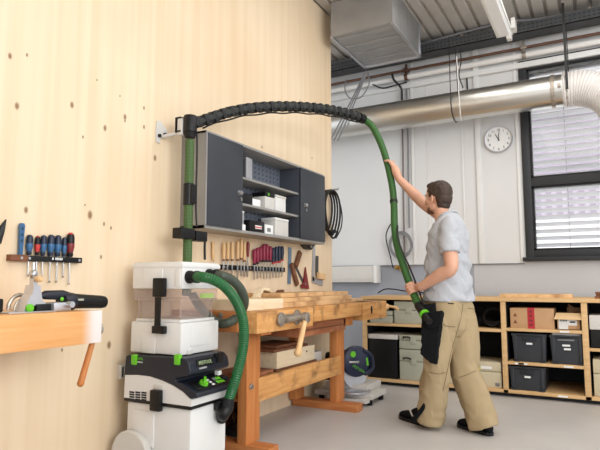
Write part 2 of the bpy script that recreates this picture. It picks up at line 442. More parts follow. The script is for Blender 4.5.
# window
wr = thing('window_1', '', None, ((wx0 + wx1) / 2, BY, wz0)); del wr['label']; wr['kind'] = 'structure'
mb = MB(); fy0, fy1 = BY - .02, BY + .08
mb.box(wx0, wx0 + .085, fy0, fy1, wz0, wz1, .004); mb.box(wx1 - .085, wx1, fy0, fy1, wz0, wz1, .004)
mb.box(wx0 + .085, wx1 - .085, fy0, fy1, wz1 - .11, wz1, .004); mb.box(wx0 + .085, wx1 - .085, fy0, fy1, wz0, wz0 + .075, .004)
mb.box(wx0 + .085, wx1 - .085, fy0, fy1, 2.14, 2.235, .004); mb.box(.95, 1.04, fy0, fy1, wz0 + .075, wz1 - .11, .004)
obj('window_frame', mb, 'frame', wr)
mb = MB()
for (a, b) in ((wx0 + .085, .95), (1.04, wx1 - .085)):
    for (c, d) in ((wz0 + .075, 2.14), (2.235, wz1 - .11)):
        i = .022
        mb.box(a, a + i, fy0 + .02, fy1 + .01, c, d); mb.box(b - i, b, fy0 + .02, fy1 + .01, c, d); mb.box(a, b, fy0 + .02, fy1 + .01, c, c + i); mb.box(a, b, fy0 + .02, fy1 + .01, d - i, d)
obj('sash', mb, 'black', wr)
mb = MB()
for (a, b) in ((wx0 + .1, .94), (1.05, wx1 - .1)):
    for (c, d) in ((wz0 + .09, 2.13), (2.245, wz1 - .12)): mb.box(a, b, BY + .04, BY + .046, c, d)
obj('pane', mb, 'glass', wr)
mb = MB(); mb.box(wx0 - .03, wx1 + .03, BY - .06, BY + .1, wz0 - .045, wz0, .006); obj('window_sill', mb, 'frame', wr)

bl = thing('venetian_blind', 'grey outdoor venetian blind with open horizontal slats outside the window', 'blind', (.78, BY + .2, 1.36))
mb = MB(); z = 1.42
while z < 3.45:
    mb.prism([(BY + .17, z + .018), (BY + .205, z + .009), (BY + .25, z - .018), (BY + .25, z - .014), (BY + .204, z + .013), (BY + .168, z + .022)], 'x', wx0 + .09, wx1 - .09); z += .078
sl = obj('slats', mb, 'blind', bl)
mb = MB()
for x in (-.3, .5, 1.4, 2.0): mb.cyl((x, BY + .21, 1.42), (x, BY + .21, 3.46), .0025, n=6)
obj('cord', mb, 'gcable', bl)
mb = MB(); mb.box(wx0 + .09, wx1 - .09, BY + .155, BY + .255, 3.44, 3.55, .004); obj('headrail', mb, 'alu', bl)

# neighbour's facade seen through the slats
fb = thing('facade_building', 'pale lilac building with upright bars and a white base seen through the blind', 'building', (8, 16, -1.1))
mb = MB(); mb.box(-6, 24, 16, 22, 2.75, 5.7); obj('upper_wall', mb, 'facade', fb)
mb = MB(); mb.box(-6, 24, 15.9, 22, -1.1, 2.75); obj('base_wall', mb, 'paper', fb)
mb = MB(); mb.box(-6, 24, 15.8, 22, 5.7, 5.85); obj('roof_edge', mb, 'paper', fb)
for k in range(60):
    x = -3.2 + k * .26
    mb = MB(); mb.box(x, x + .12, 15.94, 16.0, 2.78, 3.75); obj('bar', mb, 'facwin', fb)

# ================================================================ ALONG THE BACK WALL
# cable tray
ct = thing('cable_tray', 'grey perforated cable tray running under the ceiling along the back wall', 'cable tray', (-1, 6.25, 3.79))
mb = MB(); mb.box(-4, 3.5, 6.18, 6.38, 3.79, 3.798); mb.box(-4, 3.5, 6.18, 6.19, 3.79, 3.90); mb.box(-4, 3.5, 6.37, 6.38, 3.79, 3.90)
obj('channel', mb, 'tray', ct)
mb = MB()
for i in range(110):
    x = -3.2 + i * .045
    for z in (3.82, 3.862): mb.box(x, x + .024, 6.1785, 6.1795, z, z + .014)
h = obj('perforation', mb, 'hole', ct); h['kind'] = 'stuff'
mb = MB()
for x in (-2.6, -1.3, 0, 1.3): mb.box(x, x + .03, 6.17, 6.39, 3.90, 3.915); mb.cyl((x + .015, 6.28, 3.91), (x + .015, 6.28, CZ), .006, n=8)
obj('hanger', mb, 'dsteel', ct)
tag(obj('cable', MB().tube(smooth([(-3.4, 6.24, 3.925), (-2, 6.25, 3.925), (-1.55, 6.22, 3.935), (-1.2, 6.24, 3.965), (-.8, 6.22, 3.965), (-.3, 6.25, 3.925), (1.2, 6.25, 3.925), (3.2, 6.25, 3.925)]), .017), 'gcable'), 'thick grey cable lying along the top of the cable tray', 'cable')
# pipes
tag(obj('copper_pipe', MB().tube([(-3.9, 6.43, 3.72), (3.4, 6.43, 3.72)], .016), 'copper'), 'thin brown copper pipe running along the back wall under the tray', 'pipe')
pw = thing('white_pipe', 'thick white pipe running below the copper pipe on the back wall', 'pipe', (-1, 6.44, 3.6))
obj('pipe', MB().tube([(-3.9, 6.44, 3.635), (3.4, 6.44, 3.635)], .035), 'pipew', pw)
for x in (-2.03, -.66):
    mb = MB(); mb.lathe([(.036, -.02), (.043, -.02), (.043, .02), (.036, .02)], (x, 6.44, 3.635), (1, 0, 0)); mb.box(x - .012, x + .012, 6.425, 6.46, 3.66, 3.80); mb.box(x - .03, x + .03, 6.40, 6.46, 3.70, 3.74, .004)
    obj('pipe_clamp', mb, 'dsteel' if x > -1 else 'copper', pw)
mb = MB(); mb.box(-3.9, 3.4, 6.45, 6.5, 3.50, 3.565, .006); struct('trim_8', mb, 'trim')
# conduits
for (px, lb) in ((403.6, 'thin dark conduit running down the back wall, left of a pair'), (409, 'thin dark conduit running down the back wall, right of a pair')):
    a = P(px, 200, y=6.48)
    mb = MB(); mb.tube(smooth([(a.x, 6.475, 3.50), (a.x + .005, 6.475, 2.8), (a.x, 6.475, 2.2), (a.x, 6.475, 1.75 if px > 405 else 1.36)]), .011, 8)
    tag(obj('conduit', mb, 'gcable' if px > 405 else mat('brown_grey_conduit', (112, 98, 92), .5)), lb, 'conduit')
mb = MB(); a = P(465, 75, y=6.47); mb.tube(smooth([(a.x + .03, 6.47, 3.56), (a.x + .02, 6.47, 3.45), (a.x + .03, 6.47, 3.2)]), .009, 8)
tag(obj('cable_end', mb, 'cable'), 'short dark cable hanging on the back wall between pipe and duct', 'cable')
q = [P(370, 83, y=6.42), P(382, 88, y=6.42), P(396, 85, y=6.42), P(407, 82, y=6.42)]
tag(obj('looping_cable', MB().tube(smooth(q), .009, 8), 'cable'), 'dark cable sagging below the white pipe left of the conduits', 'cable')
q = [P(392, 74, y=6.36), P(394, 80, y=6.36), P(401, 88, y=6.38), P(402, 98, y=6.42), P(402, 110, y=6.44)]
tag(obj('bent_cable', MB().tube(smooth(q), .014, 8), 'cable'), 'black cable dropping in a bend from the copper valve', 'cable')

# the duct
dt = thing('ventilation_duct', 'large shiny metal duct crossing the back wall below the ceiling', 'duct', (-1.5, 6.1, 2.89))
DZ = 3.053; DRAD = .165
mb = MB(); mb.tube([(-3.8, 6.1, DZ), (-.27, 6.1, DZ)], DRAD, 48); obj('duct_tube', mb, 'duct', dt)
mb = MB()
for x in (-.36, -.235): mb.lathe([(DRAD, -.02), (DRAD + .008, -.018), (DRAD + .008, .018), (DRAD, .02)], (x, 6.1, DZ), (1, 0, 0), 48)
mb.box(-.31, -.28, 6.1 - DRAD - .03, 6.1 - DRAD, DZ - .02, DZ + .02, .004)
obj('duct_clamp', mb, 'dsteel', dt)
fl = thing('flexible_duct', 'white ribbed flexible duct bending down from the metal duct', 'duct', (.1, 6.1, 2.2))
path = [Vector((-.27, 6.1, DZ)), Vector((-.23, 6.1, DZ))]
for k in range(0, 13):
    a = k / 12 * PI / 2; path.append(Vector((-.19 + .42 * math.sin(a), 6.1 - .12 * (1 - math.cos(a)), DZ - .42 * (1 - math.cos(a)))))
path.append(Vector((.235, 5.97, 2.2)))
pp = resample(smooth(path, 6), .008)
obj('ribbed_hose', MB().tube(pp, [DRAD + .012 + (.006 if (i // 2) % 2 else -.004) for i in range(len(pp))], 40), 'fab', fl)
# straps
for (px, lb) in ((454, 'thin black strap looped under the metal duct, left one'), (568, 'black strap holding the metal duct in front of the window')):
    x = P(px, 90, y=6.1).x
    rr = DRAD + .012
    q = [(x, 6.1 - rr, 3.80), (x, 6.1 - rr, DZ)] + [(x + .001 * k, 6.1 - rr * math.cos(k / 8 * PI), DZ - rr * math.sin(k / 8 * PI)) for k in range(9)] + [(x + .01, 6.1 + rr * .5, 3.80)]
    mb = MB(); mb.tube(q, .005, 8)
    if px > 500: mb.box(x - .012, x + .012, 6.1 - rr - .006, 6.1 - rr + .008, 3.0, 3.9)
    tag(obj('hanging_strap', mb, 'cable'), lb, 'strap')
x = P(461.5, 90, y=6.1).x; rr = DRAD + .01
mb = MB(); mb.tube(smooth([(x - .005, 6.1 - rr, 3.56), (x, 6.1 - rr, 3.4), (x + .01, 6.1 - rr, DZ), (x + .005, 6.1 - rr * .7, DZ - rr * .72), (x - .01, 6.1, DZ - rr)]), .005, 8)
tag(obj('white_tie', mb, 'pipew'), 'white tie looped down in front of the metal duct', 'strap')
mb = MB(); mb.tube(smooth([P(460, 50, y=6.0), P(461, 62, y=6.0), P(459, 75, y=5.95), P(463, 88, y=5.93)]), .006, 8)
tag(obj('thin_cable', mb, 'cable'), 'thin black wire hanging beside the white tie', 'cable')

# galvanised box under the ceiling
gb = thing('ceiling_box', 'large galvanised sheet metal box hanging below the ceiling', 'ventilation box', (-2.01, 5.39, 3.6))
x0, x1 = -2.345, -1.682
mb = MB(); mb.box(x0, x1, 4.93, 5.85, 3.615, 3.985); obj('casing', mb, 'galv', gb)
mb = MB()
for y in (5.825,): mb.box(x0 - .012, x1 + .012, y, y + .04, 3.60, 3.985, .004)
mb.box(x1 - .02, x1 + .012, 4.93, 5.85, 3.60, 3.62); mb.box(x0 - .012, x0 + .02, 4.93, 5.85, 3.60, 3.62)
obj('edge_flange', mb, 'alu', gb)
mb = MB()
for k in range(4): mb.box(x0 + .03, x1 - .03, 4.99 + k * .22, 5.07 + k * .22, 3.607, 3.615, .003)
obj('stiffening_rib', mb, 'galv', gb)
# slanting cables by the ply wall corner
for k, (d, lb) in enumerate(((0, 'leftmost of three thin grey cables slanting down from the ceiling box'), (3, 'middle one of three thin grey cables slanting from the ceiling box'), (6, 'rightmost of three thin grey cables slanting from the ceiling box'))):
    a = P(366 + d * .3, 71, y=5.9); b = P(330 + d * 1.3, 141, y=5.9)
    tag(obj('slanting_cable', MB().tube([a, (a + b) / 2 + Vector((0, 0, -.01)), b], .009, 8), 'gcable'), lb, 'cable', 'slanting cables below the ceiling box')
q = [P(368, 73, y=5.93), P(369, 84, y=5.93), P(361, 97, y=5.93), P(350, 98, y=5.93), P(345, 90, y=5.93), P(346, 80, y=5.8)]
tag(obj('cable_loop', MB().tube(smooth(q), .008, 8), 'gcable'), 'dark cable hanging in a round loop beside the slanting cables', 'cable')

# fluorescent lamp
a = P(507, 37, y=5.85)
lp = thing('strip_lamp', 'white strip lamp hanging under the ceiling near the back wall', 'lamp', (a.x, 5.3, a.z))
mb = MB(); mb.prism([(a.x - .10, a.z + .01), (a.x + .06, a.z + .01), (a.x + .06, a.z + .05), (a.x + .02, a.z + .09), (a.x - .06, a.z + .09), (a.x - .10, a.z + .05)], 'y', 4.6, 5.85)
obj('lamp_housing', mb, 'blush', lp)
mb = MB(); mb.prism([(a.x - .07, a.z - .012), (a.x + .03, a.z - .012), (a.x + .05, a.z + .009), (a.x - .09, a.z + .009)], 'y', 4.65, 5.8)
obj('diffuser', mb, 'paper', lp)
mb = MB(); mb.box(a.x + .0, a.x + .05, 5.78, 5.86, a.z - .05, a.z + .1, .005); mb.box(a.x + .06, a.x + .10, 5.7, 5.84, a.z + .02, a.z + .13, .004); obj('end_bracket', mb, 'white2', lp)
mb = MB(); mb.cyl((a.x - .02, 4.9, a.z + .09), (a.x - .02, 4.9, CZ), .006, n=8); mb.cyl((a.x - .02, 5.7, a.z + .09), (a.x - .02, 5.7, CZ), .006, n=8); obj('hanger', mb, 'dsteel', lp)

# clock
c = Vector((-.972, 6.5, 2.712)); R_ = .152
ck = thing('wall_clock', 'round white wall clock with black numbers beside the window', 'clock', (c.x, 6.5, c.z - R_))
mb = MB(); mb.lathe([(R_ * .98, 0), (R_, .01), (R_, .045), (R_ * .97, .052), (R_ * .92, .05), (R_ * .92, .035)], c, (0, -1, 0), 48); obj('clock_case', mb, 'alu', ck)
mb = MB(); mb.lathe([(R_ * .92, .03), (R_ * .92, .037)], c, (0, -1, 0), 48); obj('clock_face', mb, 'paper', ck)
for hnum in range(1, 13):
    an = hnum * PI / 6; rr = R_ * .73
    text('numeral', str(hnum), .04, frame((c.x + rr * math.sin(an), 6.5 - .0375, c.z + rr * math.cos(an) - .014), (1, 0, 0), (0, 0, 1)), 'black', ck, align='CENTER')
def hand(ang, ln, wd, nm, yy):
    d = Vector((math.sin(ang), 0, math.cos(ang))); s = Vector((d.z, 0, -d.x)) * wd; o = Vector((c.x, yy, c.z)); b = -d * .02
    mb = MB(); vs = [o + b - s, o + b + s, o + d * ln + s * .5, o + d * ln - s * .5]; mb.add(vs + [q + Vector((0, -.002, 0)) for q in vs], [(0,1,2,3),(4,5,6,7),(0,1,5,4),(1,2,6,5),(2,3,7,6),(3,0,4,7)]); obj(nm, mb, 'black', ck)
hand(math.radians(-29), .075, .005, 'hour_hand', 6.5 - .041); hand(math.radians(6), .115, .0035, 'minute_hand', 6.5 - .044)

# cable trunking box on the lower left of the back wall
tr = thing('cable_trunking', 'pale horizontal trunking box ending on the lower back wall beside the pine wall', 'trunking', (-3, 6.45, 1.08))
mb = MB(); mb.box(-4.2, -2.47, 6.38, 6.5, 1.09, 1.29, .006); mb.box(-4.2, -2.47, 6.372, 6.39, 1.12, 1.235, .004); obj('channel', mb, 'white2', tr)
mb = MB(); mb.box(-2.475, -2.43, 6.36, 6.5, 1.08, 1.295, .006); obj('end_cap', mb, 'white', tr)

# air hose coil with brass valve
ah = thing('air_hose', 'grey coiled air hose hung on the back wall above a brass coupling', 'hose', (-2.17, 6.42, 1.25))
a = P(401, 245, y=6.44); q = []
for t in range(0, 76):
    an = t / 75 * 2 * PI * 3.1 + 1.2; rr = .135 + .012 * math.sin(t * .33)
    q.append(Vector((a.x + rr * math.cos(an), 6.43 - .018 * (t / 75), a.z + rr * 1.1 * math.sin(an))))
obj('coil', MB().tube(q, .011, 8), 'gcable', ah)
q = [P(393, 268, y=6.42), P(390, 255, y=6.42), P(386, 235, y=6.42), P(394, 222, y=6.43), P(398, 240, y=6.44), P(400, 255, y=6.44)]
obj('hose_tail', MB().tube(smooth(q), .008, 8), 'cable', ah)
mb = MB(); b = P(402, 268, y=6.46); mb.cyl(b + Vector((-.09, 0, 0)), b + Vector((.1, 0, 0)), .016, n=12); mb.cyl(b + Vector((.04, .04, 0)), b + Vector((.04, -.05, 0)), .02, n=12); mb.cyl(b + Vector((-.05, .04, 0)), b + Vector((-.05, -.05, .02)), .018, n=12)
mb.box(b.x - .03, b.x + .03, b.y, 6.5, b.z - .03, b.z + .02, .004)
obj('coupling', mb, 'brass', ah)

# ================================================================ LONG STORAGE SHELF
SY = 5.65; SB = 6.44
sh = thing('storage_shelf', 'long low open shelf unit with pale wood edges along the back wall', 'shelf unit', (-.9, 6.05, 0))
obj('top', MB().box(-2.345, 1.3, SY - .01, SB, .902, .938, .002), 'shelfwood', sh)
for x in (-2.335, -1.59, -.893, -.196, .5, 1.25):
    obj('side_panel', MB().box(x, x + (.045 if x < -.3 or x > .3 else .05), SY, SB - .02, .04, .902, .002), 'shelfwood', sh)
obj('bottom', MB().box(-2.335, 1.3, SY, SB - .02, .04, .07, .002), 'shelfwood', sh)
for (xa, xb, z) in ((-2.29, -1.59, .622), (-1.545, -.893, .607), (-.848, -.196, .622), (-.848, -.196, .308), (-.146, .5, .47), (.545, 1.25, .47)):
    obj('shelf_board', MB().box(xa, xb, SY + .002, SB - .02, z, z + .027, .002), 'shelfwood', sh)
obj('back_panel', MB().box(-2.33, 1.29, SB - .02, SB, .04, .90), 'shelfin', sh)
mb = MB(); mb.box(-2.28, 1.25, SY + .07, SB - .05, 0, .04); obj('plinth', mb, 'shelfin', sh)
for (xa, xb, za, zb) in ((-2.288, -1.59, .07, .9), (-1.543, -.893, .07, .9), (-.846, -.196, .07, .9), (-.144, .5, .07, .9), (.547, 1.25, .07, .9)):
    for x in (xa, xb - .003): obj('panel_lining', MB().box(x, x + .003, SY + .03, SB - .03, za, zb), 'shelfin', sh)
for (x, z) in ((-.78, .308), (-.36, .308), (-.38, .622), (-.42, .04), (-.75, .308)):
    obj('shelf_label', MB().box(x, x + .08, SY - .003, SY, z + .005, z + .02), 'paper', sh)

def crate(x0, x1, z0, z1, label, lid=None, labels=1, y0=5.68):
    t = thing('storage_crate', label, 'crate', ((x0 + x1) / 2, y0 + .2, z0), 'dark grey crates on the shelf')
    mb = MB(); y1 = y0 + .42; tp = .012; wl = .008
    def ring(z, i): return [(x0 + i, y0 + i), (x1 - i, y0 + i), (x1 - i, y1 - i), (x0 + i, y1 - i)]
    vs = []
    for (z, i) in ((z0, tp), (z1 - .02, 0), (z1 - .02, -.006), (z1, -.006), (z1, wl), (z0 + wl, tp + wl)): vs += [(a, b, z) for a, b in ring(z, i)]
    fs = [(0, 3, 2, 1)]
    for k in range(5):
        for j in range(4): fs.append((k * 4 + j, k * 4 + (j + 1) % 4, k * 4 + 4 + (j + 1) % 4, k * 4 + 4 + j))
    fs.append((20, 21, 22, 23)); mb.add(vs, fs)
    for x in (x0 + .012, x1 - .04): mb.box(x, x + .028, y0 - .006, y0 + .01, z0 + .02, z1 - .02, .003)
    mb.box(x0 + .04, x1 - .04, y0 - .006, y0 + .004, z1 - .028, z1 - .012, .003)
    for x in (x0 + .01, x1 - .06): mb.box(x, x + .05, y0 - .008, y0 + .008, z0, z0 + .012, .002)
    obj('bin', mb, 'crate', t)
    xm = (x0 + x1) / 2
    if labels < 2: obj('grip_opening', MB().box(xm - .065, xm + .065, y0 - .008, y0 - .002, z1 - .065, z1 - .032, .003), 'hole', t)
    else: obj('grip_opening', MB().box(xm - .075, xm + .065, y0 - .010, y0 - .002, z1 - .05, z1 - .035, .003), 'gcable', t)
    for k in range(labels):
        o = MB().box(xm - .025 + k * .012 - (.012 if labels > 1 else 0), xm + .028 + k * .004, y0 - .009, y0 - .004, z1 - .10 - k * .033, z1 - .083 - k * .033); obj('paper_label', o, 'paper', t)
    return t
crate(-.80, -.50, .337, .60, 'dark grey open crate on the middle shelf, left of its twin')
crate(-.467, -.19, .337, .60, 'dark grey crate with two labels on the middle shelf, holding a white box', labels=2)
crate(-.835, -.52, .07, .29, 'dark grey crate standing alone on the bottom shelf')
mb = MB(); mb.box(-.45, -.205, 5.71, 6.05, .56, .617, .004); tag(obj('flat_box', mb, 'paper'), 'flat light box lying in the top of the right crate', 'box')

# carton with red tape
t = thing('cardboard_box', 'brown cardboard carton with red tape on the top shelf', 'box', (-.61, 5.8, .649))
obj('carton', MB().box(-.81, -.425, 5.68, 6.0, .649, .842, .003), 'carton', t)
obj('tape', MB().box(-.655, -.592, 5.678, 6.0, .649, .844), 'red', t)
mb = MB()
for z in (.80, .76, .715, .675): mb.box(-.638, -.612, 5.6765, 5.678, z, z + .02)
obj('tape_print', mb, 'maroon', t)
mb = MB()
for (x, z) in ((-.765, .71), (-.765, .775)):
    mb.prism([(x - .02, z - .014), (x + .02, z - .014), (x, z + .02)], 'y', 5.6785, 5.68)
obj('printed_mark', mb, 'brown', t)
t = thing('open_cardboard_box', 'small open cardboard box with a flap hanging over its white label', 'box', (-.3, 5.8, .649))
mb = MB(); x0, x1, y0, y1, z0, z1 = -.405, -.205, 5.70, 5.98, .649, .80
mb.box(x0, x1, y0, y0 + .006, z0, z1); mb.box(x0, x1, y1 - .006, y1, z0, z1); mb.box(x0, x0 + .006, y0, y1, z0, z1); mb.box(x1 - .006, x1, y0, y1, z0, z1); mb.box(x0, x1, y0, y1, z0, z0 + .006)
obj('carton', mb, 'carton', t)
mb = MB(); mb.add([(x0 - .02, y0 - .05, z1 - .055), (x1 + .012, y0 - .05, z1 - .055), (x1 + .005, y0, z1), (x0, y0, z1), (x0 - .02, y0 - .053, z1 - .053), (x1 + .012, y0 - .053, z1 - .053), (x1 + .005, y0, z1 + .004), (x0, y0, z1 + .004)], [(0,1,2,3),(4,5,6,7),(0,1,5,4),(1,2,6,5),(2,3,7,6),(3,0,4,7)]); obj('front_flap', mb, 'carton2', t)
mb = MB(); mb.box(-.32, -.20, 5.84, 5.846, z1, z1 + .05, mtx=Matrix.Rotation(0, 4, 'Z')); mb.add([(-.30, 5.8, z1), (-.29, 5.8, z1), (-.215, 5.84, z1 - .02 + .04), (-.31, 5.86, z1 + .085)], [(0, 1, 2, 3)]); obj('back_flap', mb, 'cartonin', t)
mb = MB(); mb.box(-.39, -.31, y0 - .003, y0, .655, .745); mb.box(-.31, -.235, y0 - .003, y0, .69, .745); obj('address_label', mb, 'paper', t)
mb = MB()
for k in range(5): mb.box(-.375 + k * .012, -.368 + k * .012, y0 - .0045, y0 - .003, .725, .74)
mb.box(-.295, -.25, y0 - .0045, y0 - .003, .715, .728); obj('label_print', mb, 'black', t)

def systainer(x0, x1, z0, z1, label, y0=5.68, m='case', latch=True, dy=.4, grp='pale plastic tool cases on the shelf', handle=True):
    t = thing('tool_case', label, 'tool case', ((x0 + x1) / 2, y0 + dy / 2, z0), grp)
    hh = z0 + (z1 - z0) * .62
    obj('case_body', MB().box(x0, x1, y0, y0 + dy, z0, hh - .002, .008), m, t)
    obj('case_lid', MB().box(x0, x1, y0, y0 + dy, hh + .002, z1, .008), m, t)
    xm = (x0 + x1) / 2
    if latch: obj('latch', MB().box(xm - .03, xm + .03, y0 - .012, y0 + .004, hh - .03, hh + .03, .004), m, t)
    if handle:
        mb = MB(); mb.tube(smooth([(x0 + .05, y0 - .004, hh + .02), (x0 + .055, y0 - .02, hh + .035), (x0 + .115, y0 - .02, hh + .035), (x0 + .12, y0 - .004, hh + .02)], 4), .007, 8); obj('handle', mb, 'black', t)
    mb = MB()
    for x in (x0 + .02, x1 - .045): mb.box(x, x + .025, y0 - .005, y0 + .002, z0 + .012, z0 + .03, .002)
    obj('foot', mb, m, t)
    return t
systainer(-2.26, -2.0, .65, .78, 'low grey green tool case on the upper left shelf behind the vise', dy=.3)
systainer(-1.98, -1.66, .65, .885, 'tall grey green tool case on the upper left shelf', handle=False)
systainer(-1.93, -1.62, .07, .385, 'large pale tool case standing at the bottom of the left bay', dy=.5)
systainer(-1.93, -1.62, .392, .535, 'flat pale tool case stacked on the large one in the left bay', dy=.5)
t = systainer(-1.50, -.91, .07, .315, 'wide beige case with yellow and white sticker behind the man', m='case2', handle=False, latch=False, dy=.4)
obj('sticker', MB().box(-1.10, -1.00, 5.675, 5.68, .245, .27), 'paper', t); obj('yellow_sticker', MB().box(-1.16, -1.10, 5.675, 5.68, .24, .258), 'yellow', t); obj('corner_label', MB().box(-.97, -.93, 5.675, 5.68, .09, .12), 'gcable', t)
t = thing('cooler_box', 'black box with white lid in the left bay of the shelf', 'box', (-2.12, 5.85, .07))
obj('box_body', MB().box(-2.275, -1.955, 5.68, 6.1, .07, .48, .006), 'black', t); obj('box_lid', MB().box(-2.28, -1.95, 5.675, 6.1, .482, .53, .006), 'white2', t)
# dark things in bay two
mb = MB()
for k in range(4):
    q = [Vector((-1.0 + (.085 + .006 * k) * math.cos(a / 12 * 2 * PI), 5.85 + .02 * k + .05 * math.sin(a / 12 * 2 * PI), .742 + .012 * (k % 2) + (.085 - .006 * k) * math.sin(a / 12 * 2 * PI))) for a in range(13)]
    mb.tube(smooth(q, 3), .012, 8)
tag(obj('coiled_cable', mb, 'cable'), 'black coiled cable in the shelf bay behind the man', 'cable')
t = thing('tool_bag', 'black tool bag lying in the shelf bay behind the man', 'bag', (-1.15, 5.9, .634))
mb = MB(); mb.ell((-1.16, 5.95, .70), (.13, .1, .066)); mb.ell((-1.05, 5.95, .69), (.1, .1, .055)); obj('bag_body', remesh(mb, .012, 3), 'cloth', t)
mb = MB(); mb.tube(smooth([(-1.24, 5.9, .75), (-1.2, 5.88, .82), (-1.1, 5.88, .82), (-1.06, 5.9, .74)]), .008, 8); obj('carrying_strap', mb, 'cloth', t)
# right hand bay
systainer(-.125, .2, .07, .40, 'pale case at the bottom of the far right bay', m='case2', handle=False)
t = thing('black_box', 'black box with white lid on the far right shelf', 'box', (.04, 5.9, .497)); obj('box_body', MB().box(-.13, .22, 5.68, 6.1, .497, .66, .005), 'black', t); obj('box_lid', MB().box(-.135, .225, 5.675, 6.1, .662, .79, .006), 'white2', t)
# on top of the shelf
b0 = P(500, 294, y=5.75); b1 = P(572, 294, y=5.75)
tag(obj('wooden_board', MB().box(b0.x, b1.x, 5.72, 6.0, .938, .975, .004), 'lumber'), 'light wooden board lying on top of the long shelf', 'board')
mb = MB(); b = P(597, 294, y=5.75); mb.box(b.x - .02, b.x + .2, 5.75, 5.9, .938, .958, .003); mb.box(b.x - .01, b.x + .2, 5.76, 5.89, .960, .978, .003); mb.box(b.x - .015, b.x + .2, 5.75, 5.9, .980, .998, .003)
tag(obj('wooden_blocks', mb, 'brown'), 'small brown stacked wooden piece on the right end of the shelf top', 'board')
q = [P(378, 293, y=5.8), P(380, 291.5, y=5.8), P(386, 289, y=5.8), P(396, 289.5, y=5.8), P(405, 291, y=5.8), P(425, 293, y=5.85)]
for v in q: v.z = max(v.z, .947)
tag(obj('black_cable', MB().tube(smooth(q), .007, 8), 'cable'), 'thin black cable lying on top of the shelf', 'cable')

# ================================================================ WALL CABINET
_before = set(o.name for o in bpy.data.objects)
cb = thing('wall_cabinet', 'grey wall cabinet with slate blue doors and open middle on the pine wall', 'cabinet', (-2.38, 3.67, 1.44))
cy0, cy1, cz0, cz1, cxf = 2.80, 4.55, 1.435, 2.085, -2.25
yl, yr = 3.21, 4.07
obj('side_panel', MB().box(WX, cxf, cy0, cy0 + .02, cz0, cz1, .002), 'cabbody', cb)
obj('side_panel', MB().box(WX, cxf, cy1 - .02, cy1, cz0, cz1, .002), 'cabbody', cb)
obj('top_panel', MB().box(WX, cxf + .004, cy0, cy1, cz1 - .018, cz1, .002), 'cabbody', cb)
obj('bottom_panel', MB().box(WX, cxf + .004, cy0, cy1, cz0, cz0 + .022, .002), 'cabbody', cb)
obj('back_panel', MB().box(WX + .002, WX + .012, cy0 + .02, cy1 - .02, cz0 + .02, cz1 - .018), 'cabback', cb)
mb = MB()
for iz in range(16):
    z = 1.475 + iz * .038
    for iy in range(14):
        y = 3.27 + iy * .058
        if min(abs(z - 1.66), abs(z - 1.86)) > .02: mb.box(WX + .0121, WX + .0135, y, y + .012, z, z + .012)
h = obj('perforation', mb, 'hole', cb); h['kind'] = 'stuff'
for y in (yl - .012, yr): obj('partition', MB().box(WX + .012, cxf - .004, y, y + .012, cz0 + .02, cz1 - .018), 'cabin', cb)
for z in (1.655, 1.848): obj('shelf_board', MB().box(WX + .013, cxf - .01, yl + .001, yr - .001, z - .016, z), 'cabbody', cb)
for (a, b, hy) in ((cy0 + .008, yl - .002, yl - .05), (yr + .002, cy1 - .008, yr + .07)):
    d = obj('door', MB().box(cxf, cxf + .018, a, b, cz0 + .02, cz1 - .016, .003), 'cabface', cb)
    z = 1.715 if a < 3 else 1.75
    mb = MB(); mb.lathe([(.018, 0), (.018, .006), (.012, .008), (.012, .02), (.016, .024), (.014, .03)], (cxf + .018, hy, z), (1, 0, 0)); mb.box(cxf + .035, cxf + .042, hy - .02, hy + .028, z - .006, z + .008, .002)
    obj('knob', mb, 'steel', d)
    mb = MB(); mb.lathe([(.008, 0), (.008, .006)], (cxf + .018, hy + .025, z - .035), (1, 0, 0)); mb.box(cxf + .02, cxf + .03, hy + .018, hy + .032, z - .055, z - .035, .002); obj('lock', mb, 'steel', d)
    mb = MB()
    if a < 3: mb.box(cxf + .004, cxf + .012, cy0 + .0, cy0 + .008, cz0 + .02, cz1 - .02); obj('edge_strip', mb, 'alu', d)
obj('cable_clip', MB().box(-2.4, -2.37, 4.2, 4.24, cz1, cz1 + .012, .003), 'copper', cb)
# in the cabinet
def cabthing(name, label, cat, parts, grp=None):
    x = [q for _, mb_, _ in parts for q in mb_.v]
    base = Vector((sum(q.x for q in x) / len(x), sum(q.y for q in x) / len(x), min(q.z for q in x)))
    t = thing(name, label, cat, base, grp)
    for (pn, mb_, mm) in parts: obj(pn, mb_, mm, t)
    return t
S1, S2, S3 = 1.8485, 1.6555, cz0 + .0225
cabthing('upright_case', 'pale grey upright case with black back on the top cabinet shelf', 'case', [
    ('shell', MB().box(-2.44, -2.29, 3.32, 3.40, S1, S1 + .165, .006), 'alu'), ('rim', MB().box(-2.455, -2.442, 3.315, 3.405, S1, S1 + .165, .003), 'paper'),
    ('dark_back', MB().box(-2.40, -2.30, 3.27, 3.318, S1, S1 + .155, .004), 'black')])
cabthing('flat_carton', 'white box with black end on the left of the middle cabinet shelf', 'box', [
    ('box_body', MB().box(-2.42, -2.30, 3.42, 3.53, S2, S2 + .06, .003), 'paper'), ('dark_end', MB().box(-2.42, -2.30, 3.25, 3.418, S2 + .002, S2 + .085, .003), 'black')])
cabthing('power_tool_box', 'white box with black and green top on the middle cabinet shelf', 'box', [
    ('box_body', MB().box(-2.44, -2.29, 3.58, 3.72, S2, S2 + .10, .003), 'white2'), ('dark_top', MB().box(-2.44, -2.288, 3.58, 3.72, S2 + .101, S2 + .135, .003), 'black'), ('green_mark', MB().box(-2.30, -2.286, 3.62, 3.64, S2 + .11, S2 + .13), 'green')])
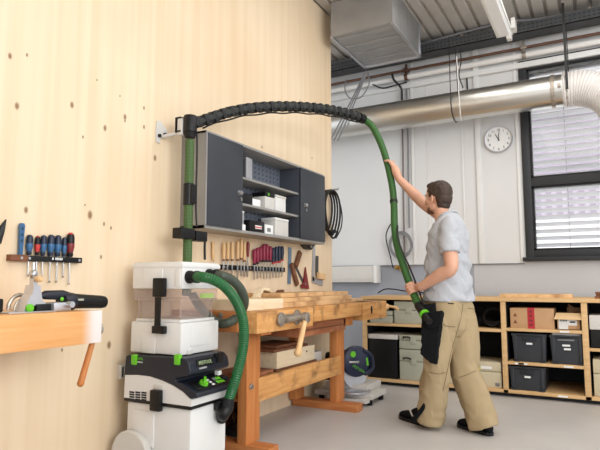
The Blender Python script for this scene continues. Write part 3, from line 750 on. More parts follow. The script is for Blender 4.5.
cabthing('white_carton', 'plain white box on the right of the middle cabinet shelf', 'box', [
    ('box_body', MB().box(-2.44, -2.29, 3.735, 3.90, S2, S2 + .115, .004), 'white'), ('box_lid', MB().box(-2.443, -2.287, 3.732, 3.903, S2 + .116, S2 + .135, .003), 'white2')])
cabthing('stacked_cartons', 'lower white box standing at the left end of the bottom cabinet shelf', 'box', [
    ('box_body', MB().box(-2.42, -2.30, 3.23, 3.33, S3, S3 + .05, .003), 'paper')])
cabthing('upper_carton', 'small pale box on top of the white box on the bottom cabinet shelf', 'box', [
    ('box_body', MB().box(-2.42, -2.31, 3.23, 3.32, S3 + .051, S3 + .135, .003), 'alu'), ('box_lid', MB().box(-2.421, -2.309, 3.228, 3.322, S3 + .136, S3 + .15, .003), 'paper')])
cabthing('black_carton', 'flat black box with red and white band on the bottom cabinet shelf', 'box', [
    ('box_body', MB().box(-2.42, -2.28, 3.36, 3.56, S3, S3 + .09, .003), 'black'), ('band', MB().box(-2.2805, -2.278, 3.43, 3.52, S3 + .03, S3 + .055), 'paper'), ('red_band', MB().box(-2.2805, -2.2775, 3.43, 3.52, S3 + .036, S3 + .046), 'hred')])
cabthing('white_part_box', 'white box with grey label on the bottom cabinet shelf, right of the black one', 'box', [
    ('box_body', MB().box(-2.42, -2.28, 3.575, 3.69, S3, S3 + .075, .003), 'paper'), ('label_patch', MB().box(-2.281, -2.278, 3.60, 3.65, S3 + .02, S3 + .05), 'gcable')])
cabthing('large_white_box', 'taller white box at the right of the bottom cabinet shelf', 'box', [
    ('box_body', MB().box(-2.44, -2.28, 3.72, 3.93, S3, S3 + .125, .004), 'white2'), ('box_lid', MB().box(-2.443, -2.277, 3.718, 3.932, S3 + .126, S3 + .145, .003), 'white')])

def settle_cabinet():                             # shallower body: same front, measured again
    k = 1.018
    for o in [o for o in bpy.data.objects if o.name not in _before]:
        off = OFF.get(o.name, Vector()) if o.parent is None else OFF[o.name]
        new = Vector((WX + (off.x - WX) * .84, off.y * k, EYE + (off.z - EYE) * k))
        if o.type == 'MESH':
            for v in o.data.vertices:
                p = v.co + off; v.co = Vector((WX + (p.x - WX) * .84, p.y * k, EYE + (p.z - EYE) * k)) - new
        if o.parent is None: o.location = new
settle_cabinet()

# ================================================================ THE WORKBENCH
AX = -1.93; BT = .905
wb = thing('workbench', 'long beech workbench with two wooden vises against the pine wall', 'workbench', (-2.2, 3.9, 0))
obj('worktop', MB().box(WX + .005, AX - .03, 2.835, 5.05, BT - .06, BT, .004), 'bench', wb)
obj('end_cap', MB().box(WX + .01, -1.965, 2.78, 2.834, BT - .125, BT, .006), 'benchx', wb)
obj('front_rail', MB().box(AX - .03, AX, 3.53, 4.66, BT - .115, BT, .004), 'bench', wb)
mb = MB(); mb.lathe([(.018, 0), (.018, .006), (.009, .009)], (-2.09, 2.78, BT - .025), (0, -1, 0)); obj('bolt', mb, 'dsteel', wb)
obj('front_jaw', MB().box(-1.96, -1.83, 2.79, 3.52, BT - .13, BT, .008), 'bench', wb)
obj('guide_block', MB().box(-1.96, -1.87, 2.90, 3.02, BT - .15, BT - .131, .004), 'benchz', wb)
mb = MB()                                         # vise screw
c = Vector((-1.83, 3.27, BT - .055))
mb.lathe([(.05, 0), (.05, .012), (.03, .016), (.026, .05), (.036, .055), (.036, .09), (.024, .095)], c, (1, 0, 0), 18)
mb.box(-1.832, -1.82, 3.02, 3.3, BT - .085, BT - .028, .006); mb.lathe([(.045, 0), (.045, .012), (.02, .02)], (-1.822, 3.05, BT - .057), (1, 0, 0), 16)
mb.cyl((-1.80, 3.08, BT - .06), (-1.79, 3.27, BT - .05), .02, n=12)
sv = obj('vise_screw', mb, 'dsteel', wb)
mb = MB(); a = Vector((-1.755, 3.275, BT - .035)); b = Vector((-1.745, 3.14, .635)); mb.tube([a, a.lerp(b, .15), a.lerp(b, .6), b], [.013, .015, .019, .019], 12); mb.ell(b, (.026, .026, .026))
obj('vise_handle', mb, 'handle', sv)
# tail vise
obj('tail_jaw', MB().box(-2.12, AX + .004, 4.68, 5.30, BT - .165, BT, .006), 'bench', wb)
mb = MB(); mb.lathe([(.02, 0), (.02, .004)], (AX + .004, 4.89, BT - .075), (1, 0, 0)); mb.box(AX + .003, AX + .008, 4.875, 4.905, BT - .11, BT - .04, .003); obj('dog_hole', mb, 'hole', wb)
mb = MB(); c = Vector((-2.0, 5.30, BT - .07)); mb.lathe([(.022, 0), (.022, .14), (.03, .15), (.034, .2), (.028, .23)], c, (0, 1, 0), 16)
ts = obj('tail_screw', mb, 'handle', wb)
mb = MB(); mb.tube([(-2.04, 5.50, BT - .055), (-1.9, 5.50, BT - .075), (-1.87, 5.5, BT - .10)], [.012, .014, .018], 10); obj('tail_handle', mb, 'handle', ts)
mb = MB(); mb.box(-2.1, -2.0, 4.42, 4.62, BT - .20, BT - .118, .004); obj('top_bracket', mb, 'benchz', wb)
# legs, feet, stretchers
for (x, y, z0) in ((-2.03, 2.98, .06), (-2.06, 4.40, .06), (-2.42, 2.98, .06), (-2.42, 4.32, .06)):
    obj('leg', MB().box(x - .07, x, y, y + .16, z0, BT - .06, .006), 'benchz', wb)
for y in (2.97, 4.36):
    mb = MB(); mb.box(WX + .02, -1.86, y, y + .13, 0, .062, .006); obj('foot', mb, 'benchx', wb)
obj('stretcher', MB().box(-2.065, -2.028, 3.12, 4.42, .30, .455, .006), 'bench', wb)
obj('stretcher', MB().box(-2.46, -2.425, 3.12, 4.36, .30, .455, .004), 'benchx', wb)
mb = MB(); mb.lathe([(.02, 0), (.02, .006), (.011, .01), (.011, .018)], (-2.03, 3.03, .415), (1, 0, 0), 16); obj('bolt', mb, 'dsteel', wb)
t = obj('drawer', MB().box(-2.40, -2.0, 3.62, 4.46, .675, .775, .004), 'redwood', wb)
obj('drawer_runner', MB().box(-2.40, -1.98, 3.62, 4.50, .777, .80, .003), 'benchz', wb)
obj('drawer_board', MB().box(-1.999, -1.992, 3.64, 4.44, .72, .728), 'brown', t)
obj('under_shelf', MB().box(-2.42, -2.07, 3.0, 4.40, .315, .335, .003), 'benchx', wb)

# on the bench
obs = [(-2.42, -2.28, 3.02, 3.0)]
t = MB(); t.box(-2.36, -1.95, 2.84, 3.05, BT + .001, BT + .072, .004)
tag(obj('pale_board', t, 'pale'), 'thick pale board lying on the left end of the workbench top', 'board')
t = MB(); t.box(-2.36, -1.96, 3.055, 3.32, BT + .001, BT + .068, .004)
tag(obj('pale_board', t, 'pale'), 'thick pale board on the workbench, right of the first one', 'board')
for (x0, x1, y0, y1, z0, z1, lb) in ((-2.36, -1.98, 3.33, 4.42, 0, .036, 'lower long plank of the lumber stack on the workbench'),
                                     (-2.38, -2.0, 3.36, 4.60, .037, .066, 'middle plank of the lumber stack on the workbench'),
                                     (-2.40, -2.10, 3.52, 4.75, .067, .098, 'top plank of the lumber stack on the workbench'),
                                     (-2.36, -2.03, 4.45, 4.95, 0, .030, 'short plank on the workbench just right of the lumber stack'),):
    tag(obj('wooden_plank', MB().box(x0, x1, y0, y1, BT + .001 + z0, BT + .001 + z1, .003), 'lumber'), lb, 'plank')
mb = MB()                                         # offcuts
for k, (px, py, L_, h_, an, lb) in enumerate(((258, 291, .16, .04, .5, 'pale wooden offcut leaning on the bench boards, leftmost'), (268, 288, .14, .05, -.4, 'pale wooden offcut on the bench boards, highest of three'), (279, 291, .13, .03, .3, 'brown wooden offcut on the bench boards, rightmost of three'))):
    c = P(px, py, x=-2.28)
    m_ = Matrix.Translation((-2.28, c.y, BT + .073 + h_ * .62)) @ Matrix.Rotation(an, 4, 'X') @ Matrix.Rotation(.3, 4, 'Z')
    mb = MB(); mb.box(-.03, .03, -L_ / 2, L_ / 2, -.012, .012, .003, mtx=m_); mb.prism([(-.06, -.012), (.0, -.012), (-.03, .018)], 'x', -.03, .03)
    mb.v[-6:] = [m_ @ q for q in mb.v[-6:]]
    tag(obj('wood_offcut', mb, 'brown' if k == 2 else 'pale'), lb, 'offcut')

# things below the bench
t = thing('wooden_box', 'pale wooden box with dark hole standing on the shelf under the workbench', 'box', (-2.23, 3.85, .46))
x0, x1, y0, y1 = -2.40, -2.12, 3.50, 4.10
obj('box_body', MB().box(x0, x1, y0, y1, .455, .575, .003), 'pale', t)
obj('base_board', MB().box(x0 - .02, x1 + .01, y0 - .02, y1 + .02, .43, .454, .003), 'brown', t)
mb = MB(); mb.lathe([(.008, 0), (.008, .003)], (x1, y1 - .14, .535), (1, 0, 0)); obj('finger_hole', mb, 'hole', t)
for (a, b, c_, d, z, lb) in ((-2.42, -2.12, 3.46, 3.98, .576, 'lower dark board lying on the wooden box under the workbench'), (-2.40, -2.14, 3.52, 3.90, .598, 'upper dark board lying on the wooden box under the workbench')):
    tag(obj('dark_board', MB().box(a, b, c_, d, z, z + .02, .003), 'brown'), lb, 'board')
tag(obj('support_block', MB().box(-2.40, -2.14, 3.52, 4.08, .336, .429, .003), 'rubber'), 'black flat case under the wooden box on the bench shelf', 'case')
for k in range(3): tag(obj('stacked_board', MB().box(-2.40, -2.10, 3.10, 3.42, .336 + k * .045, .378 + k * .045, .003), 'redwood'), ('lowest', 'middle', 'topmost')[k] + ' of three reddish boards stacked behind the near bench leg', 'board', 'reddish boards under the workbench')
tag(obj('paper_sheet', MB().box(-2.22, -2.09, 3.44, 3.515, .336, .35), 'paper'), 'white folded paper beside the black case on the bench shelf', 'paper')
tag(obj('small_crate', MB().box(-2.40, -2.16, 4.11, 4.31, .336, .50, .004), 'white2'), 'pale box right of the wooden box on the bench shelf', 'box')
mb = MB()
for k in range(14):
    mb.ell((-2.3 + random.uniform(-.08, .1), 2.84 + random.uniform(-.05, .10), .14 + random.uniform(-.05, .28)), (.1, .06, .09))
for k in range(8):
    mb.ell((-2.28 + random.uniform(-.06, .08), 3.22 + random.uniform(-.05, .1), .11 + random.uniform(-.03, .1)), (.08, .06, .08))
rm = remesh(mb, .018, 2)
lo = min(q.z for q in rm.v)
for i, q in enumerate(rm.v):
    nz = noise.noise(q * 22) * .022 + noise.noise(q * 45) * .012; q.x += nz; q.z += nz * .5; q.z = max(q.z, .002)
tag(obj('black_plastic_bag', rm, 'bag', ang=20), 'crumpled shiny black plastic bag on the floor behind the near bench leg', 'bag')

# mitre saw behind the far leg
ms = thing('mitre_saw', 'dark blue and green mitre saw with white base on the floor behind the bench leg', 'mitre saw', (-2.05, 5.0, 0))
mb = MB(); mb.box(-2.35, -1.78, 4.78, 5.15, .05, .095, .01); mb.box(-2.28, -1.86, 4.86, 5.22, .097, .16, .01); mb.box(-2.2, -1.80, 4.70, 4.78, .03, .06, .008)
obj('saw_base', mb, 'white2', ms)
mb = MB(); mb.lathe([(.15, 0), (.155, .006), (.155, .02), (.14, .026)], (-1.98, 4.84, .096), (0, 0, 1), 32); obj('turntable', mb, 'alu', ms)
c = Vector((-2.0, 4.86, .365)); ax = Vector((.75, -.6, 0)).normalized(); S_ = Vector((0, 0, 1)).cross(ax)
mb = MB(); mb.lathe([(.02, .0), (.13, .0), (.14, .01), (.14, .05), (.12, .065), (.02, .07)], c, ax, 36); obj('blade_guard', mb, 'sawblue', ms)
mb = MB(); mb.lathe([(.02, -.006), (.12, -.006), (.12, -.003)], c - Vector((0, 0, .06)), ax, 36); mb.lathe([(.01, 0), (.12, .0), (.12, .02)], c - Vector((0, 0, .12)), ax, 36); obj('lower_guard', mb, 'alu', ms)
mb = MB(); h0 = c + ax * .055 + S_ * .06; mb.tube(smooth([h0 + Vector((0, 0, .10)), h0 + S_ * .08 + Vector((0, 0, .05)), h0 + S_ * .1 + Vector((0, 0, -.06)), h0 + S_ * .04 + Vector((0, 0, -.11)), h0 + Vector((0, 0, -.1))]), .02, 10); obj('grip', mb, 'sawblue', ms)
mb = MB(); mb.tube([h0 + S_ * .035 + Vector((0, 0, .03)), h0 + S_ * .045 + Vector((0, 0, -.04))], .016, 8); obj('trigger', mb, 'green', ms)
mb = MB(); mb.lathe([(.028, 0), (.028, .006)], c + ax * .07 - S_ * .05 + Vector((0, 0, .07)), ax, 20); obj('green_cap', mb, 'green', ms)
text('lettering', 'FESTOOL', .034, frame(c + ax * .0735 - S_ * .06 + Vector((0, 0, -.04)), S_ + Vector((0, 0, -.55)), (0, 0, 1)), 'green', ms)
mb = MB(); mb.tube([c + ax * .07 - S_ * .09 + Vector((0, 0, .0)), c + ax * .09 + S_ * .0], .012, 8); obj('guide_rod', mb, 'steel', ms)
mb = MB(); mb.box(-2.34, -2.16, 4.92, 5.12, .161, .34, .02); mb.cyl((-2.30, 4.96, .35), (-2.02, 4.99, .40), .07, n=20); obj('motor', mb, 'black', ms)
for x, y in ((-2.3, 4.82), (-1.82, 4.82), (-2.3, 5.1), (-1.82, 5.1)): obj('rubber_foot', MB().cyl((x, y, 0), (x, y, .05), .025, n=12), 'rubber', ms)

ms_shift = Vector((-.06, -.12, 0)); ms.location += ms_shift
for o in ms.children:
    if o.name.split('.')[0] in ('blade_guard', 'lower_guard', 'grip', 'trigger', 'green_cap', 'lettering', 'guide_rod'):
        for q in o.data.vertices: q.co -= Vector((-.0, -.04, 0))

# ================================================================ LEFT BENCH
LT = .955; LX = -2.03
lb = thing('small_workbench', 'light beech workbench cut off by the left picture edge', 'workbench', (-2.27, .9, 0))
mb = MB(); mb.box(WX + .005, LX - .06, -.6, 1.79, LT - .05, LT, .003); obj('worktop', mb, 'leftbench', lb)
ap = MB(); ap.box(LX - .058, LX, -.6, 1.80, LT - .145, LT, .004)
bw = wood('beech_with_white_end', (222, 160, 98), (232, 178, 122), grain=(30, 2.2, 30))
nt = bw.node_tree; b_ = nt.nodes['Principled BSDF']; lk = b_.inputs['Base Color'].links[0].from_socket     # colour blends to white towards the bench end
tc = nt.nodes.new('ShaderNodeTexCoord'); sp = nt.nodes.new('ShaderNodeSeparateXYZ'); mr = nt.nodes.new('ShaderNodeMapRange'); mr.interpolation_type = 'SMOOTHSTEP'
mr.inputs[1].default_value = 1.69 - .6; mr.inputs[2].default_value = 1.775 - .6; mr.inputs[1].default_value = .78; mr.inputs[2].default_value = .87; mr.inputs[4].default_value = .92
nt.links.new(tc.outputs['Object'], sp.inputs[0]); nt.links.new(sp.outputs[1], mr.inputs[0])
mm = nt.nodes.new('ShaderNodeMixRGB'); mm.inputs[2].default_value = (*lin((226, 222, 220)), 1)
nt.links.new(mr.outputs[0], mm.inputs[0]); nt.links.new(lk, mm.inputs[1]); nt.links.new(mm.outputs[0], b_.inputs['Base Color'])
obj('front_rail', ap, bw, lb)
for (x, y) in ((-2.13, -.4), (-2.13, .95), (-2.45, -.4), (-2.45, .95)): obj('leg', MB().box(x - .04, x + .04, y, y + .08, 0, LT - .05, .004), 'leftbench', lb)
mb = MB(); mb.cyl((-2.10, 1.78, LT - .09), (-2.10, 1.83, LT - .09), .02, n=14); mb.cyl((-2.1, 1.83, LT - .09), (-2.1, 1.85, LT - .09), .028, n=14); e1 = obj('vise_screw', mb, 'dsteel', lb)
mb = MB(); mb.tube([(-2.10, 1.815, LT - .135), (-2.09, 1.745, LT - .325)], [.013, .015], 14); mb.ell((-2.09, 1.745, LT - .325), (.016, .016, .016)); obj('vise_handle', mb, 'benchz', e1)

# joiner machine lying on the left bench
def L(px, py, x=-2.16): return P(px, py, x=x)
jm = thing('joining_machine', 'black and green handheld power tool lying on the left bench', 'power tool', (-2.2, 1.7, LT))
mb = MB(); a, b = L(72, 301), L(104, 302)
mb.tube([a, a.lerp(b, .2), a.lerp(b, .9), b, b + Vector((0, .008, 0))], [.036, .034, .031, .028, .012], 20); obj('motor_housing', mb, 'black', jm)
mb = MB(); mb.tube([L(62, 303), L(66, 302), L(73, 301)], [.044, .046, .038], 20); mb.tube([L(40, 296), L(45, 295), L(62, 295), L(70, 297)], [.010, .020, .023, .02], 14); obj('gear_housing', mb, 'navy', jm)
mb = MB(); q = L(80, 300, -2.125); mb.box(q.x - .002, q.x + .002, q.y - .02, q.y + .02, q.z - .003, q.z + .006); obj('green_label', mb, 'case', jm)
mb = MB(); q = L(62, 299, -2.115); mb.ell(q, (.006, .009, .009)); obj('green_switch', mb, 'green', jm)
mb = MB(); q = L(55, 308); mb.box(-2.2, -2.1, q.y - .05, q.y + .04, LT + .001, LT + .04, .006); mb.cyl((-2.1, q.y + .02, LT + .03), (-2.07, q.y + .02, LT + .03), .014, n=12); obj('fence_clamp', mb, 'alu', jm)
mb = MB(); mb.box(-2.22, -2.12, q.y - .12, q.y - .045, LT + .001, LT + .035, .006); obj('base_shoe', mb, 'black', jm)
gd = thing('guide_fence', 'silver metal guide fence with column and green knob on the left bench', 'guide fence', (-2.15, 1.4, LT))
c0 = L(32, 296)
mb = MB()
A = [L(30, 285), L(36, 285), L(38, 300), L(46, 308), L(44, 312), L(36, 312), L(30, 305), L(22, 312), L(19, 312), L(26, 296), L(28, 294)]
mb.prism([(q.y, max(q.z, LT + .004)) for q in A], 'x', -2.19, -2.13)
obj('bracket', mb, 'alu', gd)
mb = MB(); a = L(30, 310); b = L(33, 258); mb.box(-2.175, -2.145, a.y - .0, a.y + .02, LT + .01, 1.13, .003); obj('column', mb, 'alu', gd)
mb = MB(); q = L(31, 274); mb.ell((q.x, q.y + .01, q.z), (.018, .016, .02)); mb.cyl((q.x, q.y + .01, q.z), (q.x, q.y + .01, q.z + .05), .007, n=8); obj('column_top', mb, 'steel', gd)
mb = MB(); q = L(33, 279); mb.lathe([(.014, 0), (.014, .02), (.008, .028)], (-2.13, q.y, q.z), (1, 0, 0), 12); obj('orange_knob', mb, 'handle', gd)
mb = MB(); q = L(24, 309); mb.lathe([(.016, 0), (.018, .012), (.01, .02)], (-2.13, q.y, LT + .02), (1, 0, 0), 14); obj('green_knob', mb, 'green', gd)
mb = MB(); mb.box(-2.24, -2.10, L(0, 310).y, L(47, 310).y, LT + .0005, LT + .006, .001); obj('rail', mb, 'alu', gd)
rg = thing('protractor_ring', 'curved metal scale standing behind the silver fence on the left bench', 'protractor', (-2.22, 1.37, LT))
c = L(20, 312, -2.22); mb = MB(); q = [Vector((-2.22, c.y + .062 * math.cos(a / 10 * PI * .75 + .75), LT + .003 + .075 * math.sin(min(a / 10 * PI * .75 + .75, PI)))) for a in range(11)]
q = [L(8, 310, -2.22), L(9, 304, -2.22), L(13, 298, -2.22), L(19, 295, -2.22), L(24, 296, -2.22)]; q[0].z = LT + .012
mb.tube(smooth(q), .009, 8); obj('arc', mb, 'dsteel', rg)
mb = MB(); q = [L(14, 310, -2.2), L(15, 306, -2.2), L(18, 301, -2.2), L(22, 299, -2.2)]; q[0].z = LT + .008; mb.tube(smooth(q), .005, 8); obj('inner_arc', mb, 'dsteel', rg)
mb = MB(); q = L(2.0, 300); mb.box(q.x - .03, q.x + .02, q.y - .06, q.y - .004, LT + .0065, LT + .062, .008)
tag(obj('black_case', mb, 'black'), 'small black object at the left picture edge on the bench', 'case')

# ================================================================ TOOLS ON THE PINE WALL
W = WX
def Wp(px, py, d=.0): return P(px, py, x=WX + d)
# screwdriver rack
a, b = Wp(6, 259), Wp(78, 260)
rk = thing('screwdriver_rack', 'dark tool rail with wooden end screwed to the pine wall', 'tool rack', (WX, (a.y + b.y) / 2, 1.18))
z0, z1 = Wp(40, 262).z, Wp(40, 256).z
ysp = Wp(24, 259).y
obj('wooden_end', MB().box(W, W + .035, a.y, ysp, z0, z1, .003), 'brown', rk)
obj('rail', MB().box(W, W + .034, ysp + .001, b.y, z0 + .001, z1 - .001, .003), 'black', rk)
mb = MB()
for px, w_ in ((48.5, .004), (51.5, .003), (53, .003), (54.5, .003), (56, .003), (57.5, .003)):
    y = Wp(px, 260).y; mb.box(W + .034, W + .0346, y - w_, y + w_, z0 + .012, z0 + .024)
obj('rail_print', mb, 'paper', rk)
mb = MB()
for px in (17, 25, 75): mb.lathe([(.007, 0), (.007, .003)], (W + .034, Wp(px, 259).y, (z0 + z1) / 2), (1, 0, 0), 10)
obj('screw', mb, 'steel', rk)
def driver(px, top, bot, m1, m2, lb, rh=.016, blade_end=None, red=False):
    y = P(px, 258, x=W + .018).y
    zt, zb = P(px, top, x=W + .02).z, z1 + .001
    t = thing('screwdriver', lb, 'screwdriver', (W + .02, y, zb), 'screwdrivers in the rack on the pine wall')
    h = zt - zb
    mb = MB(); mb.lathe([(rh * .55, 0), (rh * .8, h * .08), (rh * .7, h * .2), (rh, h * .4), (rh * 1.0, h * .8), (rh * .8, h * .95), (rh * .3, h)], (W + .02, y, zb), (0, 0, 1), 14); obj('handle', mb, m1, t)
    mb = MB(); mb.lathe([(rh * .72, h * .18), (rh * 1.04, h * .42), (rh * 1.04, h * .55), (rh * .9, h * .6)], (W + .02, y, zb), (0, 0, 1), 14); obj('grip_ring', mb, m2, t)
    if red: mb = MB(); mb.lathe([(rh * .86, h * .93), (rh * .4, h * 1.02)], (W + .02, y, zb), (0, 0, 1), 12); obj('end_cap', mb, 'hred', t)
    ze = P(px, blade_end, x=W + .02).z
    mb = MB(); mb.tube([(W + .02, y, zb + .002), (W + .02, y, ze + .02), (W + .02, y, ze)], [.0035, .0035, .002], 8); obj('blade', mb, 'steel', t)
    mb = MB(); mb.lathe([(.005, 0), (.006, .008), (.001, .012)], (W + .02, y, ze - .004), (0, 0, 1), 8); obj('tip', mb, 'dsteel', t)
driver(28.5, 234.5, 256, 'dblue', 'blue', 'blue screwdriver in the wall rack, first right of the blue wrench tool', blade_end=276)
driver(36.5, 236, 256, 'black', 'hred', 'black screwdriver with red cap in the rack, the smaller of two red ones', .013, 275, True)
driver(42.5, 235, 256, 'dblue', 'blue', 'blue screwdriver in the rack, right of the small red capped one', blade_end=277)
driver(50, 234.5, 257, 'dblue', 'blue', 'blue screwdriver in the rack, middle of the three side by side', .018, 282)
driver(57, 235, 257, 'dblue', 'blue', 'blue screwdriver in the rack, rightmost of the three side by side', .018, 282)
driver(63.5, 237, 256, 'dblue', 'blue', 'slim dark blue screwdriver in the rack beside the big red and black one', .013, 277)
driver(69.5, 233, 257, 'black', 'maroon', 'large black and red screwdriver at the right end of the rack', .021, 284, True)
t = thing('blue_tool', 'flat light blue tool with slots standing in the left of the rack', 'tool', (W + .02, P(20, 258, x=W + .018).y, z1))
y = P(20, 258, x=W + .018).y; zt = P(20, 223, x=W + .02).z
mb = MB(); mb.prism([(y - .008, z1 + .001), (y + .008, z1 + .001), (y + .013, zt - .01), (y + .008, zt), (y - .008, zt), (y - .013, zt - .01)], 'x', W + .012, W + .026); obj('handle', mb, 'blue', t)
mb = MB()
for k in range(3): mb.box(W + .026, W + .0268, y - .004, y + .004, zt - .035 - k * .03, zt - .02 - k * .03)
obj('slot', mb, 'dblue', t)
# plier tip at the left edge
mb = MB(); a = Wp(-3, 243, .03); b = Wp(1, 230, .03); c = Wp(6, 219.5, .03); mb.tube([a, b, c], [.018, .017, .003], 10)
tag(obj('pliers', mb, 'cable'), 'dark pointed tool tip hanging at the left picture edge', 'pliers')
# bright socket box near the bottom
q = Wp(122, 371); mb = MB(); mb.box(W, W + .03, q.y - .035, q.y + .035, q.z - .04, q.z + .04, .004)
t = thing('wall_socket', 'small grey socket box low on the pine wall left of the vacuum', 'socket', (W, q.y, q.z - .04)); obj('box', mb, 'white2', t)
mb = MB()
for k in range(3): mb.box(W + .03, W + .032, q.y - .028 + k * .02, q.y - .018 + k * .02, q.z - .028, q.z + .028)
obj('louvre', mb, 'cable', t)

# magnetic bar with chisels
z0, z1 = 1.185, 1.212
mg = thing('magnetic_bar', 'black magnetic bar under the cabinet holding the chisels', 'tool rack', (W, 3.75, z0))
ya, yb = Wp(219.5, 267).y, Wp(283.5, 269).y
obj('bar', MB().box(W, W + .018, ya, yb, z0 - .006, z1 + .004, .002), 'black', mg)
mb = MB()
for k in range(6): y = ya + .04 + k * (yb - ya - .08) / 5; mb.box(W + .018, W + .0195, y - .008, y + .008, z0 + .004, z1 - .006)
obj('bar_plate', mb, 'dsteel', mg)
def chisel(px, top, joint, bot, mh, lb, wd=.009, grp=None, ring=None, name='chisel', hr=.014):
    y = P(px, 262, x=W + .028).y; X = W + .03
    zt, zj, ze = P(px, top, x=X).z, P(px, joint, x=X).z, P(px, bot, x=X).z
    t = thing(name, lb, 'chisel', (X, y, ze), grp); h = zt - zj
    mb = MB(); mb.lathe([(hr * .5, 0), (hr * .7, h * .08), (hr * .72, h * .2), (hr, h * .55), (hr * .95, h * .85), (hr * .7, h * .97), (hr * .3, h)], (X, y, zj), (0, 0, 1), 12); obj('handle', mb, mh, t)
    mb = MB(); mb.cyl((X, y, zj + .002), (X, y, zj - .04), .005, n=8); mb.box(W + .0245, W + .0305, y - wd, y + wd, ze + .006, zj - .038, .001); mb.prism([(y - wd, ze + .006), (y + wd, ze + .006), (y + wd, ze + .001), (y - wd, ze)], 'x', W + .0245, W + .028); obj('blade', mb, 'steel', t)
    if ring:
        mb = MB(); mb.lathe([(hr * .8, 0), (hr * .85, h * .04), (hr * .8, h * .1)], (X, y, zj), (0, 0, 1), 12); obj('ring', mb, ring, t)
    return t
g1 = 'pale handled chisels on the magnetic bar'
names = ['leftmost', 'second', 'third', 'fourth', 'fifth', 'sixth']
for k, (px, tp, j, bt) in enumerate(((223.5, 242, 261, 275), (227.5, 241.5, 261, 277), (232, 241.5, 261, 278), (237.5, 240.5, 261, 279), (241, 238.5, 260, 276), (244.2, 241, 262, 277))):
    chisel(px, tp, j, bt, 'handle', 'chisel with pale wooden handle on the magnetic bar, %s from the left' % names[k], .008, g1, 'brown')
chisel(247.6, 241.5, 257, 277, 'maroon', 'chisel with dark red brown handle right of the pale handled chisels', .010)
g2 = 'crimson handled chisels on the magnetic bar'
for k, (px, tp, j, bt) in enumerate(((254.3, 249, 265, 280), (257.3, 247.5, 264, 279), (260.3, 246.5, 262, 278), (263.6, 244, 262, 279), (266.8, 244, 262, 279), (270, 246, 262, 279))):
    chisel(px, tp, j, bt, 'magenta', 'chisel with crimson handle on the magnetic bar, %s from the left' % names[k], .006, g2, 'black', hr=.018)
g3 = 'dark blue handled chisels on the magnetic bar'
for k, (px, tp, j, bt) in enumerate(((273, 247.5, 264, 278), (276, 246.5, 263, 278), (279, 246, 263, 278), (282, 246, 261, 277))):
    chisel(px, tp, j, bt, 'dblue', 'chisel with dark blue handle and red ring on the magnetic bar, %s from the left' % names[k], .006, g3, 'hred', hr=.017)
y = P(213, 250, x=W + .02).y
t = thing('marking_knife', 'single pale wooden handle hanging alone left of the chisels', 'knife', (W + .02, y, P(213, 261, x=W).z))
za, zb = P(213, 242, x=W).z, P(213, 261, x=W).z
mb = MB(); mb.tube(smooth([(W + .02, y, za), (W + .02, y + .002, za - .04), (W + .02, y, za - .08), (W + .02, y + .01, zb + .01)], 4), .011, 10); obj('handle', mb, 'handle', t)
mb = MB(); mb.cyl((W + .02, y + .01, zb + .012), (W + .02, y + .012, zb - .004), .004, n=8); mb.cyl((W, y, za - .01), (W + .035, y, za - .01), .003, n=6); obj('peg', mb, 'dsteel', t)

def wallpiece(mb, name, m, root, p0, p1, wd, d0, d1):
    a = Wp(*p0); b = Wp(*p1); u = (b - a).normalized(); s = Vector((0, -u.z, u.y)) * wd / 2
    poly = [(a + s), (b + s), (b - s), (a - s)]
    mb.prism([(q.y, q.z) for q in poly], 'x', W + d0, W + d1); return obj(name, mb, m, root) if name else None
t = thing('try_square', 'blue grey blade with wooden stock hanging on the pine wall right of the chisels', 'square', (W, 4.35, 1.08))
wallpiece(MB(), 'blade', 'bluesteel', t, (289.5, 247.5), (288.5, 284), .055, .004, .008)
wallpiece(MB(), 'stock', 'brown', t, (289.5, 264), (295.5, 285), .045, .0085, .03)
mb = MB(); mb.cyl((W, Wp(289, 250).y, Wp(289, 251).z), (W + .02, Wp(289, 250).y, Wp(289, 251).z), .004, n=8); obj('peg', mb, 'steel', t)
t = thing('angle_gauge', 'folding angle gauge with wooden handle and dark blade on the pine wall', 'angle gauge', (W, 4.5, 1.15))
wallpiece(MB(), 'handle', 'brown', t, (298.5, 252), (294, 266), .05, .008, .03)
wallpiece(MB(), 'blade', 'tray', t, (294, 264), (303, 283), .03, .003, .0075)
t = thing('red_triangle', 'dark red triangular square pointing up on the pine wall', 'square', (W, 4.6, 1.0))
A = [Wp(304, 267), Wp(307.5, 289), Wp(300, 288), Wp(299.5, 285), Wp(302, 283)]
mb = MB(); mb.prism([(q.y, q.z) for q in A], 'x', W + .009, W + .02); obj('plate', mb, 'maroon', t)
mb = MB(); mb.lathe([(.01, 0), (.01, .003)], (W + .02, Wp(303.5, 284).y, Wp(303.5, 284).z), (1, 0, 0), 10); obj('pivot', mb, 'steel', t)
t = thing('carpenter_square', 'large steel angle hanging below the right end of the cabinet', 'square', (W, 4.85, 1.06))
mb = MB(); wallpiece(mb, None, None, t, (313.8, 241), (312.3, 281), .05, .004, .009); wallpiece(mb, None, None, t, (311.5, 279.5), (322, 283), .06, .004, .009); obj('angle', mb, 'alu', t)
t = thing('small_square', 'small square with dark blade and wooden stock hung on the steel angle', 'square', (W, 4.95, 1.1))
wallpiece(MB(), 'blade', 'tray', t, (316.2, 256), (316, 277), .05, .0095, .014)
wallpiece(MB(), 'stock', 'handle', t, (315.5, 275.5), (322.3, 277), .06, .0145, .04)
t = thing('wall_hook', 'black triangular bracket on the pine wall under the cabinet edge', 'bracket', (W, 4.62, 1.4))
A = [Wp(299, 243.5), Wp(311, 244.5), Wp(307, 250), Wp(303, 249)]
mb = MB(); mb.prism([(q.y, q.z) for q in A], 'x', W, W + .05); obj('plate', mb, 'black', t)
